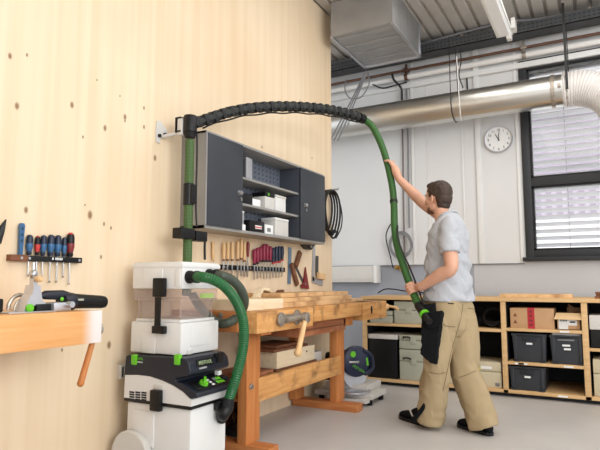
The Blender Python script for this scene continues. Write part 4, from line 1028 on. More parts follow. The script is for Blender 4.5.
mb = MB(); q = Wp(305, 247); mb.lathe([(.01, 0), (.012, .02), (.006, .024)], (W + .05, q.y, q.z), (1, 0, 0), 10); obj('screw', mb, 'dsteel', t)

# cable coil on the wall end
cc = thing('hanging_cable_coil', 'black cable coil hanging at the right end of the pine wall', 'cable coil', (W + .05, 5.1, 1.55))
mb = MB(); ctr = P(331, 213, x=W + .06)
for k in range(4):
    ra = .150 + .018 * k; rb = .205 + .014 * k; q = []
    for a in range(25):
        an = a / 24 * 2 * PI; q.append(Vector((W + .04 + .018 * k, ctr.y - .06 + .012 * k + ra * math.sin(an) * (.85 + .2 * math.cos(an)), ctr.z + .02 - .012 * k + rb * math.cos(an))))
    mb.tube(smooth(q, 3), .011, 8)
obj('loops', mb, 'cable', cc)
mb = MB(); q = [P(334, 190, x=W + .09), P(339, 200, x=W + .1), P(342, 215, x=W + .1), P(341, 228, x=W + .1), P(336, 238, x=W + .1)]; mb.tube(smooth(q), .007, 8)
obj('loose_loop', mb, 'cable', cc)
mb = MB(); q = P(331, 233, x=W + .10); mb.ell(q, (.03, .05, .03)); mb.tube([q + Vector((.02, -.06, -.0)), q + Vector((.02, .04, .02))], .022, 10); obj('plug', mb, 'rubber', cc)
mb = MB(); q = P(329, 190, x=W); mb.cyl(q, q + Vector((.11, 0, 0)), .008, n=8); mb.cyl(q + Vector((.11, 0, 0)), q + Vector((.11, 0, .02)), .008, n=8); obj('hook', mb, 'steel', cc)

# ================================================================ THE VACUUM WITH ITS CYCLONE
vc = thing('dust_extractor', 'white and dark grey vacuum extractor with green latches, carrying the white cyclone boxes', 'vacuum', (-2.15, 2.48, 0))
X0, X1, Y0, Y1 = -2.385, -1.905, 2.29, 2.625
def V(px, py): q = P(px, py, y=Y0); return (q.x, q.z)
mb = MB(); mb.box(X0 + .01, X1 - .012, Y0 + .012, Y1 - .01, .13, .424, .02)
mb.box(X0 + .06, X0 + .22, Y0 + .004, Y0 + .02, .2, .385, .004)
obj('container', mb, 'white', vc)
obj('seal_strip', MB().box(X0, X1, Y0, Y1, .425, .442, .004), 'black', vc)
curve = [V(124, 375), V(138, 375), V(150, 376.5), V(162, 380.5), V(174, 386), V(183, 392), V(190, 399)]
mb = MB(); mb.prism([(X0, .443), (X1, .443), (X1 + .004, curve[-1][1] - .004)] + curve[::-1][1:] + [(X0 + .002, curve[0][1])], 'y', Y0, Y1); obj('motor_housing', mb, 'white', vc, ang=25)
top = [(-2.378, .672), (-2.36, .680), (-1.99, .686), (-1.95, .684), (-1.922, .660), (-1.912, .618), (-1.917, .602), (-1.96, .588), (-2.01, .578), (-2.01, .560), (-1.965, .556), (-1.868, .512), (-1.860, .500), (-1.868, .490), (-1.90, .484)]
low = [(a, b + .001) for a, b in curve[::-1]]
mb = MB(); mb.prism(top + [q for q in low if q[0] < -1.905] + [(X0 + .0, .60)], 'y', Y0 - .004, Y1 + .004); o = obj('control_housing', mb, 'navy', vc, ang=25)
bv = o.modifiers.new('bevel', 'BEVEL'); bv.width = .006; bv.segments = 2; bv.limit_method = 'ANGLE'
# panel frame on the sloping desk
pa = Vector((-1.965, Y0 + .03, .5575)); dn = Vector((.097, 0, -.044)).normalized()
pf = frame(pa, (0, 1, 0), -dn)
mb = MB(); mb.box(0, .31, -.09, -.012, .000, .003, .001, mtx=pf); obj('control_panel', mb, 'black', vc)
mb = MB(); mb.lathe([(.026, 0), (.024, .012), (.02, .016)], pf @ Vector((.085, -.05, .003)), pf.to_3x3() @ Vector((0, 0, 1)), 20)
mb.box(-.034, .034, -.008, .008, .014, .03, .004, mtx=pf @ Matrix.Translation((.085, -.05, .003)) @ Matrix.Rotation(.7, 4, 'Z')); obj('suction_knob', mb, 'green', vc)
for k in range(2):
    for j in range(3): mb = MB(); mb.box(.185 + j * .024, .203 + j * .024, -.075 + k * .032, -.052 + k * .032, .003, .005, .001, mtx=pf); obj('button', mb, 'green' if j != 0 or k == 0 else 'gcable', vc)
mb = MB()
for k in range(3): mb.box(.135, .155, -.078 + k * .022, -.066 + k * .022, .003, .0045, mtx=pf)
obj('panel_print', mb, 'paper', vc)
mb = MB(); mb.lathe([(.022, 0), (.022, .006)], pf @ Vector((.285, -.045, .003)), pf.to_3x3() @ Vector((0, 0, 1)), 18); obj('socket_cap', mb, 'navy', vc)
# lettering on the nose
nf = frame((-1.915, Y0 + .065, .643), (0, 1, 0), (-.02, 0, .1))
mb = MB(); mb.box(-.012, .135, -.010, .032, .0005, .003, .001, mtx=nf @ Matrix.Translation((0, 0, -.002))); obj('name_plate', mb, 'black', vc)
text('lettering', 'FESTOOL', .027, nf @ Matrix.Translation((0.004, 0.002, .002)), mat('pale_green_lettering', (176, 196, 150), .5), vc)
text('lettering', 'CLEANTEC', .013, frame((-1.913, Y0 + .07, .622), (0, 1, 0), (-.008, 0, .1)) @ Matrix.Translation((0, 0, .001)), 'paper', vc)
mb = MB(); mb.box(-1.94, -1.905, Y0 + .225, Y0 + .275, .635, .69, .006); obj('hose_holder', mb, 'black', vc)
sf = frame((V(144, 0)[0], Y0 - .005, V(143, 360)[1]), (1, 0, 0), (0, 0, 1))
text('lettering', 'FESTOOL', .020, sf, 'green', vc)
text('lettering', 'CLEANTEC', .011, sf @ Matrix.Translation((.028, -.016, 0)), 'paper', vc)
for px in (135.5, 178.5):
    x, z = V(px, 360); obj('latch', MB().box(x - .019, x + .017, Y0 - .016, Y0 + .01, z - .024, z + .030, .005), 'green', vc)
for (ya) in (.13,): obj('latch', MB().box(-1.965, -1.935, Y0 + .27, Y0 + .30, .56, .585, .004), 'paper', vc)
mb = MB()
for i in range(3):
    for j in range(4):
        x, z = V(132 + i * 6, 392 + j * 2.4 + i * .3); mb.box(x - .018, x + .018, Y0 - .002, Y0 + .004, z - .005, z + .004)
obj('air_grille', mb, 'hole', vc)
x, z = V(157.5, 400)
obj('side_clip', MB().box(x - .033, x + .038, Y0 - .028, Y0 + .004, z - .055, z + .055, .008), 'black', vc)
obj('clip_recess', MB().box(x - .03, x + .04, Y0 - .004, Y0 + .004, z + .056, z + .082, .003), 'white2', vc)
obj('front_clip', MB().box(X1 - .01, X1 + .025, Y0 + .20, Y0 + .32, .385, .43, .008), 'black', vc)
mb = MB(); q = V(130, 432); c = Vector((X0 + .08, Y0 - .012, .14))
mb.lathe([(.03, 0), (.135, 0), (.14, .008), (.14, .032), (.13, .04), (.03, .04)], c + Vector((0, .02, 0)), (0, -1, 0), 36); obj('wheel', mb, 'white2', vc)
mb = MB(); mb.lathe([(.03, 0), (.135, 0), (.14, .008), (.14, .032), (.13, .04), (.03, .04)], (c.x, Y1 - .008, .14), (0, 1, 0), 36); obj('wheel', mb, 'white2', vc)
for y in (Y0 + .07, Y1 - .07):
    mb = MB(); mb.lathe([(.03, -.02), (.048, -.018), (.05, 0), (.048, .018), (.03, .02)], (X1 - .06, y, .05), (0, 1, 0), 24); mb.box(X1 - .075, X1 - .045, y - .022, y + .022, .06, .14, .003); obj('caster', mb, 'rubber', vc)
mb = MB(); e = [P(228.5, 398, x=-1.85), P(227, 408, x=-1.855), P(223, 414, x=-1.865), Vector((-1.90, Y0 + .27, .345))]
mb.tube(smooth(e), .034, 18); mb.lathe([(.045, 0), (.045, .015)], (-1.912, Y0 + .27, .345), (1, 0, 0), 20); obj('hose_elbow', mb, 'black', vc)

cyc = thing('cyclone_separator', 'white cyclone separator boxes with dusty clear container standing on the extractor', 'dust separator', (-2.2, 2.5, .687))
a0, a1, b0, b1 = -2.392, -2.018, 2.33, 2.665
o = obj('lower_box', MB().box(a0, a1, b0, b1, .689, .862, .012), 'white', cyc)
obj('relief_panel', MB().box(a0 + .09, a0 + .19, b0 - .004, b0 + .004, .69, .80, .003), 'white', o); obj('relief_panel', MB().box(a1 - .002, a1 + .005, b0 + .08, b0 + .24, .73, .84, .003), 'white', o)
mb = MB(); mb.box(a1 - .001, a1 + .007, b0 + .05, b0 + .095, .69, .715, .003); obj('stud', mb, 'white2', o)
mb = MB(); mb.box(a0 + .02, a1 - .02, b0 + .018, b1 - .018, .863, .878, .003); obj('rim', mb, 'white', o)
# clear container, walled, tapering down
def taper(z0, z1, i0, i1, wl=.004):
    def rg(z, i): return [(a0 + i, b0 + i, z), (a1 - i, b0 + i, z), (a1 - i, b1 - i, z), (a0 + i, b1 - i, z)]
    vs = rg(z0, i0) + rg(z1, i1); return MB().add(vs, [(j, (j + 1) % 4, 4 + (j + 1) % 4, 4 + j) for j in range(4)])
mb = taper(.879, .985, .045, .03); mb.add([(a0 + .045, b0 + .045, .880), (a1 - .045, b0 + .045, .880), (a1 - .045, b1 - .045, .880), (a0 + .045, b1 - .045, .880)], [(0, 1, 2, 3)])
o = obj('clear_container', mb, 'clear', cyc, shade=False)
obj('clear_rim', taper(.986, 1.043, .012, .008), 'clear', cyc, shade=False)
mb = MB(); zz = .986
for (xa, xb, ya, yb) in ((a0 + .01, a1 - .01, b0 + .006, b0 + .012), (a0 + .01, a1 - .01, b1 - .012, b1 - .006), (a0 + .006, a0 + .012, b0 + .01, b1 - .01), (a1 - .012, a1 - .006, b0 + .01, b1 - .01)): mb.box(xa, xb, ya, yb, zz - .003, zz + .004)
for (x, y) in ((a0 + .03, b0 + .025), (a1 - .035, b0 + .025), (a1 - .035, b1 - .035)): mb.box(x, x + .006, y, y + .006, .879, .985)
obj('container_edge', mb, 'clear', cyc)
mb = MB(); mb.box(a1 - .012, a1 - .008, b0 + .17, b0 + .29, .993, 1.02); obj('green_sticker', mb, mat('pale_green_print', (176, 206, 120), .5), cyc)
o = obj('upper_box', MB().box(a0, a1, b0, b1, 1.046, 1.198, .014), 'white', cyc)
mb = MB(); mb.box(a0 - .002, a1 + .003, b0 - .003, b1 + .003, 1.165, 1.185, .003); mb.box(a0 + .09, a0 + .235, b0 - .006, b0 + .004, 1.05, 1.16, .005); mb.box(a1 - .05, a1 - .012, b0 - .003, b0 + .004, 1.06, 1.16, .003); obj('moulded_edge', mb, 'white', o)
def Q(px, py): q = P(px, py, y=b0 - .012); return q
q0, q1 = Q(155, 278), Q(166, 297)
obj('cable_clasp', MB().box(q0.x, q1.x, b0 - .032, b0 - .006, q1.z, q0.z, .007), 'black', cyc)
q0, q1 = Q(156.5, 297), Q(161, 326)
o = obj('strap', MB().box(q0.x, q1.x, b0 - .026, b0 - .014, q1.z, q0.z, .003), 'black', cyc)
q0, q1 = Q(154, 325.5), Q(166, 334)
obj('strap_hook', MB().box(q0.x, q1.x, b0 - .032, b0 - .004, q1.z, q0.z, .006), 'black', cyc)
h1 = P(195.5, 277, x=-1.97); h2 = P(215, 275, x=-1.97)
for q in (h1, h2):
    mb = MB(); mb.lathe([(.036, 0), (.036, .018), (.031, .02), (.031, .05), (.034, .052), (.034, .07)], (a1 - .002, q.y, q.z), (1, 0, 0), 22); obj('hose_port', mb, 'rubber', cyc)
mb = MB()
hp = [Vector((a1 + .05, h1.y, h1.z)), P(202, 277, x=-1.90), P(214, 280, x=-1.84), P(226, 288, x=-1.80), P(236, 301, x=-1.78), P(242.5, 318, x=-1.77), P(244, 336, x=-1.77), P(242, 354, x=-1.78), P(236.5, 376, x=-1.80), P(232, 390, x=-1.83), P(228.5, 400, x=-1.85)]
pp = resample(smooth(hp), .006)
tag(obj('green_hose', MB().tube(pp, [.0265 + (.0028 if i % 2 else 0) for i in range(len(pp))], 18), 'hose'), 'bright green ribbed hose curving from the cyclone box down to the extractor', 'hose')
hp = [Vector((a1 + .05, h2.y, h2.z)), P(222, 276, x=-1.915), P(232, 280, x=-1.90), P(241, 290, x=-1.90), P(244.5, 302, x=-1.93), P(240, 314, x=-2.0), P(230, 322, y=2.72), P(219, 323, y=2.72), P(208, 316, y=2.715), P(198, 304, y=2.715), P(192, 294, y=2.715)]
pp = resample(smooth(hp), .006)
tag(obj('dark_hose', MB().tube(pp, [.0255 + (.0025 if i % 2 else 0) for i in range(len(pp))], 18), 'hose2'), 'dark grey ribbed hose looping behind the bright green one', 'hose')

# ================================================================ THE BOOM ARM
bm_ = thing('boom_arm', 'black boom arm on a wall bracket reaching over the bench towards the man', 'boom arm', (-2.3, 2.70, 2.0))
A = [Wp(156, 121), Wp(159, 121), Wp(166, 131), Wp(165, 135), Wp(159, 138), Wp(159, 143.5), Wp(155, 142), Wp(155, 130)]
mb = MB(); mb.prism([(q.y, q.z) for q in A], 'x', W, W + .012); obj('wall_plate', mb, 'white2', bm_)
mb = MB()
for px, py in ((157.5, 136), (163, 135)): q = Wp(px, py); mb.lathe([(.012, 0), (.012, .012)], (W + .012, q.y, q.z), (1, 0, 0), 10)
obj('bolt', mb, 'black', bm_)
PV = Vector((-2.30, 2.70, 2.115))
mb = MB(); q = Wp(161, 137); mb.tube([q + Vector((.01, 0, 0)), (PV.x - .05, PV.y - .02, 2.055)], .012, 10); mb.box(PV.x - .07, PV.x - .03, PV.y - .045, PV.y - .005, 2.03, 2.14, .004); obj('stay_rod', mb, 'white2', bm_)
mb = MB(); mb.lathe([(.04, 0), (.045, .006), (.045, .105), (.04, .115)], (PV.x, PV.y, 2.045), (0, 0, 1), 24); mb.lathe([(.034, 0), (.045, .03)], (PV.x, PV.y, 2.015), (0, 0, 1), 24)
mb.box(PV.x - .085, PV.x - .04, PV.y - .05, PV.y + .0, 2.05, 2.06, .002); mb.box(PV.x - .085, PV.x - .04, PV.y - .05, PV.y, 2.14, 2.15, .002); mb.box(PV.x - .085, PV.x - .075, PV.y - .05, PV.y, 2.05, 2.15, .002)
obj('pivot_head', mb, 'black', bm_)
HA = PV.copy(); HB = P(364, 118, y=4.45)
pn = (HB - HA).cross(Vector((0, 0, 1))).normalized()
def PB(px, py):
    r = DV + RV * ((px - CX) / F_PX) - UV_ * ((py - CY) / F_PX); o = Vector((0, 0, EYE))
    return o + r * ((HA - o).dot(pn) / r.dot(pn))
arm = [PB(*q) for q in ((191, 124), (200, 121.5), (213, 117), (232, 111.5), (258, 107.5), (288, 106.5), (315, 108), (336, 111), (352, 115), (364, 119.5))]
pp = resample(smooth(arm, 10), .013); k = 0
mb = MB(); mb.tube(pp, [.033 + (0, .005, .006, .001)[i % 4] for i in range(len(pp))], 12); obj('chain_sleeve', mb, 'braidk', bm_)
for i in range(3, len(pp) - 4, 6):
    T = (pp[i + 1] - pp[i]).normalized(); S_ = T.cross(Vector((0, 0, 1))).normalized(); U_ = S_.cross(T)
    mt = Matrix(((T.x, S_.x, U_.x, pp[i].x), (T.y, S_.y, U_.y, pp[i].y), (T.z, S_.z, U_.z, pp[i].z), (0, 0, 0, 1)))
    k += 1
    mb = MB()
    mb.box(-.018, .018, -.038, .038, -.036, .036, .01, mtx=mt)
    obj('chain_link', mb, 'black', bm_)
mb = MB(); mb.tube([pp[-6], pp[-1]], [.044, .043], 20); obj('end_collar', mb, 'black', bm_)
# wire running along the arm
mb = MB(); mb.tube([p_ + Vector((0, 0, -.05 - .004 * math.sin(i * .3))) for i, p_ in enumerate(pp)][8:-6], .006, 8); obj('control_wire', mb, 'cable', bm_)
# braided riser
rs = thing('riser_hose', 'green braided hose hanging straight down from the boom pivot', 'hose', (PV.x, PV.y, 1.1))
mb = MB(); mb.tube(resample([Vector((PV.x, PV.y, 2.0)), Vector((PV.x, PV.y, .98))], .05), .029, 20); obj('braided_tube', mb, 'braidg', rs)
za, zb = P(189, 183.5, x=-2.3).z, P(189, 205.5, x=-2.3).z
mb = MB(); mb.lathe([(.031, 0), (.035, .004), (.035, za - zb - .004), (.031, za - zb)], (PV.x, PV.y, zb), (0, 0, 1), 20); mb.box(PV.x + .025, PV.x + .045, PV.y - .02, PV.y + .03, zb + .01, za - .01, .004); obj('clamp_sleeve', mb, 'black', rs)
mb = MB(); mb.tube(smooth([(PV.x + .02, PV.y + .045, 2.05), (PV.x + .02, PV.y + .05, 1.9), (PV.x + .02, PV.y + .048, 1.6), (PV.x + .02, PV.y + .06, 1.44)]), .006, 8); obj('control_wire', mb, 'cable', rs)
jb = thing('junction_box', 'small black clamp box on the riser hose under the cabinet corner', 'clamp', (-2.33, 2.75, 1.37))
a, b = P(181, 228, x=-2.26), P(207, 240, x=-2.26)
mb = MB(); mb.box(-2.33, -2.255, a.y, a.y + .13, b.z - .005, a.z + .005, .006); mb.box(-2.33, -2.255, a.y + .14, b.y, b.z - .012, a.z - .004, .006); mb.box(-2.335, -2.27, a.y + .12, a.y + .15, b.z + .01, a.z - .01, .004)
obj('box_body', mb, 'black', jb)
mb = MB(); q = P(206, 240, x=-2.28); mb.tube(smooth([(q.x, q.y - .01, q.z + .01), (q.x, q.y - .012, q.z - .06), (q.x, q.y - .008, q.z - .13)]), .008, 8); obj('hanging_cord', mb, 'cable', jb)
# suction hose to the man's hands
hz = [(364, 119.5, 4.45), (371, 125, 4.46), (377, 135, 4.48), (383, 149, 4.49), (388.5, 168, 4.50), (392.5, 188, 4.49), (394, 206, 4.46), (394.5, 226, 4.40), (397, 245, 4.33), (403.5, 266, 4.25), (412, 290, 4.16), (418.5, 305, 4.09)]
hose = [P(a, b, y=c) for a, b, c in hz]
sh_ = thing('suction_hose', 'long green hose held by the man, hanging from the end of the boom', 'hose', (hose[-1].x, hose[-1].y, .8))
obj('hose_sleeve', MB().tube(resample(smooth(hose), .02), .030, 20), braid('green_hose_sleeve', (30, 76, 26), (60, 112, 44), nu=10, nv=60, rough=.5), sh_)
q = P(393.5, 200, y=4.475); q2 = P(394, 203, y=4.47); mb = MB(); mb.tube([q, q2], .034, 18); obj('hose_band', mb, 'cable', sh_)
a, b = P(418.5, 305, y=4.09), P(429.5, 322, y=3.95)
mb = MB(); mb.tube([a, a.lerp(b, .4), a.lerp(b, .5), b], [.034, .034, .028, .026], 18); obj('end_nozzle', mb, 'black', sh_)
mb = MB(); c = a.lerp(b, .52); mb.tube([c, c + (b - a).normalized() * .022], .038, 20); obj('green_ring', mb, 'green', sh_)
mb = MB(); mb.tube(smooth([hose[7] + Vector((.034, -.02, 0)), P(398, 238, y=4.3), P(403, 253, y=4.24), P(409, 266, y=4.2), hose[10] + Vector((.05, -.03, .03)), a + Vector((.05, -.03, 0))]), .007, 8); obj('control_wire', mb, 'cable', sh_)

# ================================================================ THE MAN
man = thing('person', 'man in grey t-shirt and khaki work trousers, both hands on the green hose', 'person', (-1.08, 4.25, 0))
F = Vector((-.84, .54, 0)).normalized(); LF = Vector((-F.y, F.x, 0)); UP = Vector((0, 0, 1))     # facing, his left, up
pel = P(451, 312, y=4.25); chest = P(448, 246, y=4.25); nb = P(446.5, 218, y=4.25); hd = P(437.8, 198, y=4.26)
Ls = P(448.5, 230, y=4.09); Le = P(451, 268, y=4.02); Lw = P(421, 287, y=4.08)
Rs = P(450, 221, y=4.40); Re = P(424, 204, y=4.50); Rw = P(399, 179, y=4.48)
hL = P(412, 290, y=4.16); hR = P(389.2, 168, y=4.50)
Rh = pel + LF * -.09 + Vector((0, 0, -.04)); Lh = pel + LF * .09 + Vector((0, 0, -.04))
Lk = P(437, 362, y=4.12); La = P(429, 414, y=4.17); Rk = P(466, 372, y=4.27); Ra = P(484, 420, y=4.22)
La.z = max(.10, La.z); Ra.z = max(Ra.z, .09)
def torso(mb, secs, n=24, ref=None):
    """stack of ovals: (centre, half depth along facing, half width)"""
    vs = []; fs = []
    for (c, a, b) in secs:
        for j in range(n):
            t = 2 * PI * j / n; ce, si = math.cos(t), math.sin(t)
            ce = math.copysign(abs(ce) ** .85, ce); si = math.copysign(abs(si) ** .85, si)
            vs.append(Vector(c) + F * (a * ce) + LF * (b * si))
    for i in range(len(secs) - 1):
        for j in range(n): fs.append((i * n + j, i * n + (j + 1) % n, (i + 1) * n + (j + 1) % n, (i + 1) * n + j))
    fs.append(tuple(range(n))[::-1]); fs.append(tuple((len(secs) - 1) * n + j for j in range(n)))
    mb.add(vs, fs)
def at_z(z, dx=0): # axis of the trunk
    t = (z - pel.z) / (nb.z - pel.z); return pel.lerp(nb, t) + F * dx
def limb(mb, pts, rs, n=14, flat=None):
    sp_ = smooth(pts, 6); rr = []
    for i in range(len(sp_)):
        t = i / 6; k = min(int(t), len(rs) - 2); rr.append(rs[k] + (rs[k + 1] - rs[k]) * (t - k))
    mb.tube(sp_, rr, n); mb.ell(sp_[0], (rr[0],) * 3, n=12, k=8); mb.ell(sp_[-1], (rr[-1],) * 3, n=12, k=8)

body = MB()
torso(body, [(pel + Vector((0, 0, -.10)), .10, .15), (pel, .11, .165), (at_z(1.08), .10, .15), (at_z(1.2), .10, .145), (at_z(1.36, -.008), .094, .145), (at_z(1.46, -.02), .078, .135), (at_z(1.54, -.022), .064, .10), (at_z(1.60), .062, .066)])
limb(body, [Ls, Ls.lerp(Le, .5), Le, Le.lerp(Lw, .35), Lw], [.058, .055, .049, .050, .033])
limb(body, [Rs, Rs.lerp(Re, .5) , Re, Re.lerp(Rw, .35), Rw], [.058, .052, .046, .047, .032])
limb(body, [Rh, Rh.lerp(Rk, .5), Rk, Rk.lerp(Ra, .4), Ra], [.085, .075, .055, .052, .04])
limb(body, [Lh, Lh.lerp(Lk, .5), Lk, Lk.lerp(La, .4), La], [.085, .075, .055, .052, .04])
# head: own frame, x forward, y left, z up
hf = Vector((-.90, .43, .04)).normalized(); hl = UP.cross(hf).normalized(); hu = hf.cross(hl)
HM = Matrix(((hf.x, hl.x, hu.x, hd.x), (hf.y, hl.y, hu.y, hd.y), (hf.z, hl.z, hu.z, hd.z), (0, 0, 0, 1)))
def hv(x, y, z): return HM @ (Vector((x, y, z)) * 1.03)
R3 = HM.to_3x3()
def he(mb, c, r, **k): mb.ell(hv(*c), [q * 1.03 for q in r], mtx=R3, **k)
hb = MB()
he(hb, (-.012, 0, .028), (.102, .078, .096), n=28, k=18)
he(hb, (.030, 0, -.038), (.062, .060, .075), n=24, k=14); he(hb, (.038, 0, -.075), (.046, .046, .042), n=20, k=12)
he(hb, (.072, 0, -.098), (.024, .024, .020)); he(hb, (.062, 0, .020), (.034, .052, .030)); he(hb, (.030, 0, .05), (.066, .062, .062), n=20, k=12)
hb.tube([hv(.088, 0, .012), hv(.108, 0, -.018), hv(.120, 0, -.036), hv(.098, 0, -.046)], [.010, .011, .016, .010], 10)
he(hb, (.098, 0, -.064), (.014, .024, .008)); he(hb, (.094, 0, -.075), (.014, .021, .009))
for s_ in (1, -1):
    he(hb, (.078, s_ * .034, .022), (.016, .022, .007)); he(hb, (.062, s_ * .044, -.024), (.024, .018, .022)); he(hb, (.012, s_ * .05, -.070), (.038, .014, .03))
    hb.tube([hv(.103, s_ * .008, -.038), hv(.100, s_ * .014, -.040)], .009, 8)
hb.tube([hv(-.035, 0, -.02), hv(-.032, 0, -.08), hv(-.045, 0, -.16), nb + Vector((0, 0, -.04))], [.060, .056, .060, .075], 18)
he(hb, (-.045, 0, -.05), (.05, .055, .06))
head = MB(); head.add(hb.v, hb.f)
for s_ in (1, -1):
    M_ = HM.to_3x3() @ Matrix.Rotation(-s_ * .45, 3, 'Z')
    head.ell(hv(-.012, s_ * .083, -.016), (.019, .007, .033), mtx=M_); head.ell(hv(-.006, s_ * .083, -.040), (.010, .007, .012), mtx=M_)
body.add(head.v, head.f)

def grip(mb, hc, axis, palm, wrist, turn, hr=.031, scale=1.0, order=1):
    """A hand closed round a hose: hc on its centre line, palm = direction from it to the palm; fingers go round by `turn` (+1/-1)."""
    ax = axis.normalized(); pa = (palm - ax * palm.dot(ax)).normalized(); sd = ax.cross(pa)
    def around(a, r, t): return hc + (pa * math.cos(a) + sd * math.sin(a)) * r + ax * t
    lens = [2.30, 2.45, 2.3, 1.95]
    rr = .0098 * scale
    kn = []
    for i in range(4):
        t = order * (.033 - i * .0225) * scale; r0 = hr + rr * .95
        arc = lens[i]
        pts = [around(turn * (.20 + arc * k / 7), r0 + (.004 if k in (0, 3, 5) else 0), t - order * .004 * k / 7) for k in range(8)]
        base = around(-turn * .15, hr + .016, t * .95)
        rad = [.0118, .0112, .0104, .0100, .0100, .0094, .009, .0084]
        mb.tube([base] + pts, [.0125] + [q * scale for q in rad], 10); mb.ell(pts[-1], (.0086 * scale,) * 3, n=10, k=8)
        mb.ell(around(turn * .22, r0 + .003, t), (.0125,) * 3, n=10, k=8); kn.append(base)
    # palm slab from the knuckles to the wrist
    pc = [(kn[0] + kn[3]) / 2, around(-turn * .55, hr + .018, 0)]
    for i in range(4):
        mb.tube([kn[i], kn[i].lerp(pc[1], .45), wrist.lerp(pc[1], .35) + ax * (order * (.014 - .009 * i)), wrist], [.0125, .015, .017, .022], 10)
    mb.tube([wrist, wrist.lerp(kn[1], .5), kn[1].lerp(kn[2], .5) + pa * .004], [.026 * scale, .031 * scale, .022 * scale], 14)
    mb.ell(wrist.lerp(kn[1], .5), (.028 * scale,) * 3)
    # thumb leaves the side of the palm near its base
    tb = wrist.lerp(pc[1], .55) + ax * (order * .026)
    th = [tb, around(-turn * .75, hr + .014, order * .045), around(-turn * 1.15, hr + .011, order * .056), around(-turn * 1.6, hr + .010, order * .060)]
    mb.tube(smooth(th, 4), [.0165 - .0065 * i / 12 for i in range(13)], 10); mb.ell(th[-1], (.0105,) * 3, n=10, k=8)
axL = (hose[9] - hose[11]); camdir = (Vector((0, 0, EYE)) - hL).normalized(); rightv = RV
axR = (hose[3] - hose[5])
# lower hand: palm to the right of the hose, fingers over the camera side
grip(body, hL, axL, rightv * .8 + camdir * .5, Lw, -1, order=1, scale=1.15)
grip(body, hR, axR, rightv * .85 + camdir * .6, Rw, +1, order=1, scale=1.2)
bd = remesh(body, .0052, 2, .5)
obj('body', bd, 'skin', man, ang=80)

# face details
for s_ in (1, -1):
    mb = MB(); he(mb, (.079, s_ * .032, .002), (.012, .013, .009)); obj('eye', mb, 'paper', man)
    mb = MB(); he(mb, (.0905, s_ * .034, .002), (.003, .005, .0055)); obj('iris', mb, 'hair', man)
    mb = MB(); mb.tube([hv(.096, s_ * .014, .022), hv(.094, s_ * .034, .028), hv(.080, s_ * .052, .022)], [.004, .005, .003], 8); obj('eyebrow', mb, 'hair', man)
# hair: cap over the skull, short at the sides
hm = MB()
def hh(c, r, **k): hm.ell(hv(*c), [q * 1.03 for q in r], mtx=R3, n=28, k=18)
hh((-.018, 0, .036), (.105, .084, .098)); hh((.030, 0, .088), (.062, .062, .040)); hh((-.052, 0, -.005), (.066, .072, .072)); hh((-.050, 0, -.055), (.050, .058, .05))
rm = remesh(hm, .0055, 2)
HI = HM.inverted()
def keep(q):
    p_ = (HI @ q) / 1.03
    if p_.x > .05 and p_.z < .082: return False
    if p_.x > .012 and p_.z < .0: return False
    if p_.x > .030 and p_.z < .04: return False
    if p_.z < -.088 + .3 * max(0, p_.x + .06): return False
    if abs(p_.y) > .055 and -.035 < p_.x < .02 and p_.z < -.0: return False
    return True
kf = [f for f in rm.f if all(keep(rm.v[i]) for i in f)]
hr_ = MB(); hr_.v = [q + (q - hd).normalized() * (noise.noise(q * 90) * .0035 + noise.noise(q * 35) * .003) for q in rm.v]; hr_.f = kf; hr_.mi = [0] * len(kf)
o = obj('hair', hr_, 'hair', man, ang=60); so_ = o.modifiers.new('s', 'SOLIDIFY'); so_.thickness = .012; so_.offset = -1
# short beard
bmz = MB()
bmz.ell(hv(.040, 0, -.076), [q * 1.03 for q in (.0485, .0485, .044)], mtx=R3, n=24, k=16); bmz.ell(hv(.072, 0, -.098), [q * 1.03 for q in (.027, .027, .023)], mtx=R3, n=20, k=14)
for s_ in (1, -1): bmz.ell(hv(.012, s_ * .051, -.070), [q * 1.03 for q in (.0405, .0165, .0325)], mtx=R3, n=16, k=12)
rm = remesh(bmz, .005, 1)
def keepb(q):
    p_ = (HI @ q) / 1.03
    if p_.x < .022: return False
    return p_.z < -.078 + .35 * max(0, .05 - p_.x) and p_.x > .0 and p_.z > -.125 and not (p_.x > .095 and p_.z > -.083)
kf = [f for f in rm.f if all(keepb(rm.v[i]) for i in f)]
hr_ = MB(); hr_.v = rm.v; hr_.f = kf; hr_.mi = [0] * len(kf); obj('beard', hr_, 'beard', man, ang=60)

# clothes
def wrinkle(mb, amp, f1=(9, 9, 14), seed=0, zs=None):
    for q in mb.v:
        k_ = amp * (1 if zs is None else zs(q.z))
        n_ = noise.noise(Vector((q.x * f1[0] + seed, q.y * f1[1], q.z * f1[2]))) + .5 * noise.noise(Vector((q.x * f1[0] * 2.3, q.y * f1[1] * 2.3 + seed, q.z * f1[2] * 2)))
        q += Vector((n_ * k_, n_ * k_ * .6, 0))
    return mb
# trousers
tr = MB()
wz = P(450, 297, y=4.2).z
torso(tr, [(at_z(wz - .0), .128, .168), (at_z(wz - .06), .138, .180), (pel + Vector((0, 0, -.04)), .146, .190), (pel + Vector((0, 0, -.12)), .140, .185), (pel + Vector((0, 0, -.17)), .11, .15)])
def leg(mb, hp, kn_, an_, r):
    pts = [hp, hp.lerp(kn_, .35), hp.lerp(kn_, .7), kn_, kn_.lerp(an_, .4), kn_.lerp(an_, .8), an_]
    sp_ = smooth(pts, 5); vs = []
    rr = []
    for i in range(len(sp_)):
        t = i / 5; k = min(int(t), len(r) - 2); rr.append(r[k] + (r[k + 1] - r[k]) * (t - k))
    mb.tube(sp_, rr, 24, r2=[q * 1.04 for q in rr], ref=tuple(F))
leg(tr, Rh + Vector((0, 0, .02)), Rk, Ra + Vector((.01, 0, -.055)), [.118, .118, .110, .106, .104, .106, .106])
leg(tr, Lh + Vector((0, 0, .02)), Lk, La + Vector((.01, 0, -.06)), [.118, .116, .106, .100, .096, .098, .100])
tm = remesh(tr, .009, 4)
